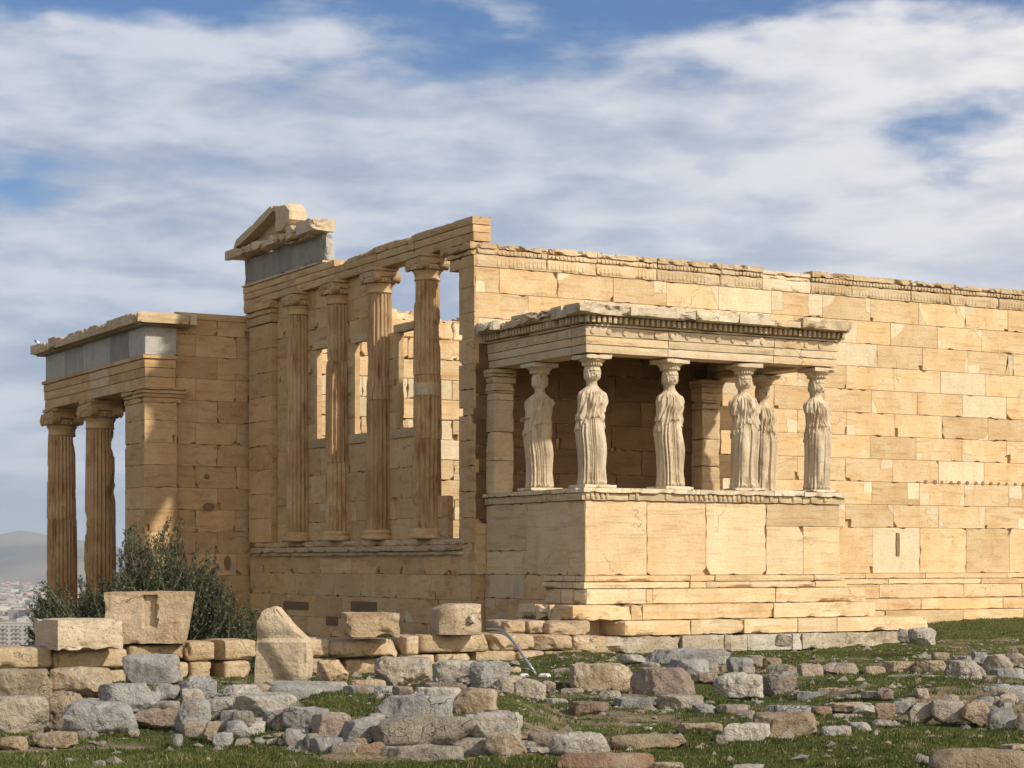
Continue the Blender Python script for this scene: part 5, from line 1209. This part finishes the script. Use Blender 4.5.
for sy in (-.015,.015): m=MB(); tube(m,[(0,sy,.055),(.005,sy,0)],.003,5); ob=m.build('leg',MK,None); ob.parent=bd
bd.rotation_euler=(0,0,R_(30))
# ============================================================ olive bush
m,b,o=newmat('olive_leaf'); t=tone(); lc=mixc(t[0],rgb((.028,.038,.011)),rgb((.09,.10,.032))); lc=mixc(sstep(t[1],.7,.9),lc,rgb((.10,.105,.065)))
L.new(lc,b.inputs['Base Color']); b.inputs['Roughness'].default_value=.55; tr=nd('ShaderNodeBsdfTranslucent'); L.new(lc,tr.inputs[0]); mx=nd('ShaderNodeMixShader'); mx.inputs[0].default_value=.25; L.new(b.outputs[0],mx.inputs[1]); L.new(tr.outputs[0],mx.inputs[2]); L.new(mx.outputs[0],o.inputs[0]); MLf=m
m,b,o=newmat('olive_bark'); c=coord(); L.new(mixc(noise(c,20,5),rgb((.10,.08,.055)),rgb((.24,.20,.15))),b.inputs['Base Color']); MBk=m
def bush(root_loc,W,Hh,nshoot,label,seed,prof,depth=1.3,leafden=1.0):
    rr=random.Random(seed); bo=empty('olive_bush',root_loc); tag(bo,label,'bush')
    mt=MB(); LV=[];LT=[]
    rx=np.array([CR[0],CR[1],0]); fx=np.array([CF[0],CF[1],0])
    O=np.array(root_loc)
    CL=[(-.47+.94*i/20+rr.uniform(-.02,.02),rr.gauss(0,.36),rr.uniform(.82,1.05)) for i in range(21)]
    for i in range(9):
        u=rr.uniform(-.85,.85)*W*.5; d=rr.uniform(-.5,.5)*depth; top=prof(u/W+.5)*Hh*rr.uniform(.45,.7); p0=O+rx*u*.15+fx*d*.2; pm=O+rx*u*.7+fx*d*.7+np.array((0,0,top*.5)); p1=O+rx*u+fx*d+np.array((0,0,top))
        tube(mt,[p0,(p0*.6+pm*.4)+np.array((0,0,.05)),pm,p1],[.05,.042,.03,.012],7)
    for i in range(nshoot):
        cc=CL[int(rr.random()**.9*len(CL))%len(CL)]; u=max(-.5,min(.5,cc[0]+rr.gauss(0,.035)))*W; d=cc[1]*depth+rr.gauss(0,.12); env=prof(u/W+.5)*Hh*cc[2]; inner=rr.random()
        ln=rr.uniform(.45,1.05); tip=env*(.50+.56*inner**.4)*rr.uniform(.86,1.02)
        spread=np.array([u/W*1.5+rr.gauss(0,.24),rr.gauss(0,.25)]); dirv=rx*spread[0]+fx*spread[1]+np.array((0,0,1)); dirv/=np.linalg.norm(dirv)
        p1=O+rx*(u+spread[0]*.1)+fx*d+np.array((0,0,tip)); p0=p1-dirv*ln
        bend=rx*rr.gauss(0,.08)+fx*rr.gauss(0,.08); pts=[]
        for k in range(6):
            t_=k/5; pts.append(p0*(1-t_)+p1*t_+bend*math.sin(math.pi*t_)*ln)
        tube(mt,pts,[.007,.006,.005,.004,.003,.0015],4)
        n=int(ln*105*leafden)
        shade_=rr.random()
        for k in range(n):
            t_=rr.random()**.85; q=t_*5; a_=min(4,int(q)); p=pts[a_]*(1-(q-a_))+pts[a_+1]*(q-a_); ax3=pts[a_+1]-pts[a_]; ax3=ax3/np.linalg.norm(ax3)
            side=np.array([rr.gauss(0,1),rr.gauss(0,1),rr.gauss(0,.6)]); side-=ax3*side.dot(ax3); side/=np.linalg.norm(side)
            dl=ax3*rr.uniform(.5,.95)+side*rr.uniform(.45,.9); dl/=np.linalg.norm(dl); L_=rr.uniform(.05,.078); wv_=np.cross(dl,[rr.gauss(0,1),rr.gauss(0,1),rr.gauss(0,1)]); wv_/=np.linalg.norm(wv_); wv_*=rr.uniform(.006,.0095)
            LV.append((p,p+dl*L_*.45+wv_,p+dl*L_,p+dl*L_*.45-wv_)); LT.append((min(1,max(0,shade_*.6+rr.random()*.5)),rr.random(),0))
    for i in range(int(40000*leafden*W/3.6)):      # the dense inner foliage
        u=rr.uniform(-.5,.5)*W; d=rr.gauss(0,.42)*depth; z=rr.random()*prof(u/W+.5)*Hh*.80; cl=vn(np.array([[u*2.2,d*2.2,z*2.2]]),33)[0]
        if cl<-.45: continue
        p=O+rx*u+fx*d+np.array((0,0,z)); dl=np.array([rr.gauss(0,.7),rr.gauss(0,.7),rr.gauss(.5,.6)]); dl/=np.linalg.norm(dl); L_=rr.uniform(.045,.08); wv_=np.cross(dl,[rr.gauss(0,1),rr.gauss(0,1),rr.gauss(0,1)]); wv_/=np.linalg.norm(wv_); wv_*=rr.uniform(.007,.012)
        LV.append((p,p+dl*L_*.45+wv_,p+dl*L_,p+dl*L_*.45-wv_)); LT.append((rr.random()*.7,rr.random()*.9,0))
    mt.build('trunk',MBk,bo)
    LVa=np.array(LV).reshape(-1,3)-O; ob=tri_mesh('crown',LVa,np.arange(len(LVa)).reshape(-1,4),np.array(LT),MLf); ob.parent=bo
    return bo
D0=34.0
def proot(px,D,z): q=CAM[:2]+CF*D+CR*(px-512)/FPX*D; return (q[0],q[1],z)
zb=float(gh(np.array([proot(145,D0,0)[0]]),np.array([proot(145,D0,0)[1]]))[0])
tall=.215+(563-523)/FPX*D0-zb
def pf(s):
    s=np.clip(s,0,1); return float(np.interp(s,[0,.06,.14,.25,.34,.42,.5,.58,.66,.74,.82,.9,1],[.40,.64,.74,.82,.88,1.0,.94,1.0,.92,.98,.84,.66,.5]))
bush(proot(150,D0,zb),3.9,tall*.95,900,'bushy dark olive shrub with upright sprays, growing behind the terrace wall of squared blocks',5,pf)
bush(proot(238,D0-.6,zb),.95,tall*.62,60,'small low olive shrub at the right foot of the big bushy one',8,lambda s:.75+.25*math.sin(s*3.1),.6)
# ============================================================ the city and the hills
m,b,o=newmat('city_wall'); t=tone(); c=coord()
L.new(mixc(sstep(t[1],.82,.86),mixc(t[0],rgb((.20,.17,.14)),rgb((.44,.40,.36))),rgb((.42,.20,.13))),b.inputs['Base Color']); L.new(mixc(t[2],b.inputs['Base Color'].links[0].from_socket,rgb((.06,.07,.085))),b.inputs['Base Color']); b.inputs['Roughness'].default_value=.9; MCt=m
m,b,o=newmat('dark_window'); b.inputs['Base Color'].default_value=(.06,.07,.085,1); b.inputs['Roughness'].default_value=.3; MWn=m
rc=random.Random(19); CITY=-90.0
def cpos(D,px): q=CAM[:2]+CF*D+CR*(px-512)/FPX*D; return q[0],q[1]
def bldg_mesh(seed,wd,dp,ht):
    r2=random.Random(seed); m=MB(); t=(r2.random(),r2.random()*.9,0)
    box(m,-wd/2,wd/2,-dp/2,dp/2,0,ht,t); box(m,-wd/2-.3,wd/2+.3,-dp/2-.3,dp/2+.3,ht,ht+.5,t); box(m,-wd*.15,wd*.15,-dp*.2,dp*.2,ht+.5,ht+3.2,(t[0],.2,0)); return m
protos=[]
for k in range(8):
    wd,dp,ht=rc.uniform(14,26),rc.uniform(12,20),rc.uniform(14,26); e=empty('apartment_house',(0,0,0))
    m=bldg_mesh(k,wd,dp,ht); fl=int(ht/3.2)
    for f in range(fl):
        for s_ in range(int(wd/3)):
            x=-wd/2+1.5+s_*3; box(m,x-.1,x+1.4,-dp/2-.12,-dp/2-.02,f*3.2+1,f*3.2+2.6,(0,0,1))
        for s_ in range(int(dp/3)):
            y=-dp/2+1.5+s_*3; box(m,-wd/2-.12,-wd/2-.02,y,y+1.4,f*3.2+1,f*3.2+2.6,(0,0,1))
    e_=m.build('apartment_house',MCt,None); bpy.data.objects.remove(e); protos.append(e_)
used=set()
for i in range(70):
    k=i%8; e=protos[k] if k not in used else copy_tree(protos[k]); used.add(k)
    D=rc.uniform(1750,3000); px=rc.uniform(-60,150); x,y=cpos(D,px); e.location=(x,y,CITY-3); e.rotation_euler=(0,0,-YAW+rc.choice([0,.2,.35,-.3])+rc.uniform(-.1,.1)); e.scale=(1,1,rc.uniform(.7,1.15))
    tag(e,'pale apartment house of the city far below, left of the temple columns','building','apartment houses of the city below')
# the nearest white block with rows of windows
e=empty('office_building',(0,0,0)); wd,dp,ht=34,20,30; m=MB(); box(m,-wd/2,wd/2,-dp/2,dp/2,0,ht,(.6,.1,0)); box(m,-wd/2-.4,wd/2+.4,-dp/2-.4,dp/2+.4,ht,ht+.8,(.7,.1,0)); [box(m,-wd/2+k_*11,-wd/2+k_*11+6,-dp/2-1.4,-dp/2,3.6*f_,3.6*f_+.9,(.3,.1,0)) for f_ in range(1,8) for k_ in (0,1,2)]; box(m,-4,3,-4,4,ht+.8,ht+4,(.8,.1,0)); m.build('wall',MCt,None).parent=e
for f in range(8):
    for s_ in range(9):
        m=MB(); x=-wd/2+1.6+s_*3.6; box(m,x,x+1.6,-dp/2-.16,-dp/2-.02,f*3.6+1.3,f*3.6+2.5); m.build('window',MWn,None).parent=e
x,y=cpos(1700,22); e.location=(x,y,CITY+10); e.rotation_euler=(0,0,-YAW+.12); tag(e,'white many windowed building nearest in the city view at the left edge','building')
m=MB(); box(m,-24,24,-12,12,0,14,(.3,.95,0)); box(m,-10,10,-8,8,14,20,(.2,.95,0)); e=m.build('hall',MCt,None); x,y=cpos(2000,8); e.location=(x,y,CITY+12); tag(e,'dull red roofed building behind the white one at the left edge','building')
m=MB()
for i in range(4200):
    D=3000+5200*rc.random()**1.2; px=rc.uniform(-160,260); x,y=cpos(D,px); s_=rc.uniform(12,30); a_=rc.uniform(0,1.5); ht=rc.uniform(8,22); ca,sa=math.cos(a_)*s_/2,math.sin(a_)*s_/2
    V=[(x+ca-sa*.7,y+sa+ca*.7),(x-ca-sa*.7,y-sa+ca*.7),(x-ca+sa*.7,y-sa-ca*.7),(x+ca+sa*.7,y+sa-ca*.7)]
    V=[(p[0],p[1],CITY-4) for p in V]+[(p[0],p[1],CITY+ht) for p in V]; m.add(V,[(0,1,5,4),(1,2,6,5),(2,3,7,6),(3,0,4,7),(4,5,6,7)],(rc.random(),rc.random()*.9,0))
o=m.build('distant_city',MCt,None); tag(o,'pale distant city spreading over the plain','city',kind='stuff')
# hills
m,b,o=newmat('hillside'); c=coord(); L.new(mixc(sstep(noise(c,.0012,7,.6),.38,.62),rgb((.07,.085,.06)),rgb((.22,.19,.14))),b.inputs['Base Color']); b.inputs['Roughness'].default_value=1
MH=m
def hills(D0_,D1_,p0,p1,hf,seed):
    na,nd_=150,30; V=[];F=[]
    for i in range(na+1):
        px=p0+(p1-p0)*i/na
        for j in range(nd_+1):
            D=D0_+(D1_-D0_)*j/nd_; x,y=cpos(D,px); e=math.sin(math.pi*min(1,j/nd_*1.0))**.8
            z=CITY-5+hf(px)*e+ (fbm(np.array([[x/900,y/900,0]]),5,seed)[0]*.22)*hf(px)*e; V.append((x,y,z))
    for i in range(na):
        for j in range(nd_):
            a_=i*(nd_+1)+j; F.append((a_,a_+nd_+1,a_+nd_+2,a_+1))
    m=MB(); m.add(V,F); o=m.build('hills',MH,None,smooth=True); tag(o,kind='structure')
hills(9500,13500,-700,1700,lambda px:150+70*math.exp(-((px-30)/70)**2)+30*math.sin(px/150)+22*math.sin(px/61+1),3)
hills(7600,9300,-700,1700,lambda px:70+25*math.sin(px/120+2)+25*math.sin(px/37),9)
HZ=HAZE if 'HAZE' in globals() else 6.5e-5
if HZ:
    m,b,o=newmat('haze'); N.remove(b); pv=nd('ShaderNodeVolumePrincipled'); pv.inputs['Color'].default_value=(.74,.85,1,1); pv.inputs['Density'].default_value=HZ; pv.inputs['Anisotropy'].default_value=.1; L.new(pv.outputs[0],o.inputs['Volume'])
    mb=MB(); box(mb,-16500,16500,-3500,30500,-175,520); o=mb.build('haze',m,None); tag(o,kind='stuff'); o['label']='thin blue haze over the plain and hills'; o['category']='haze'
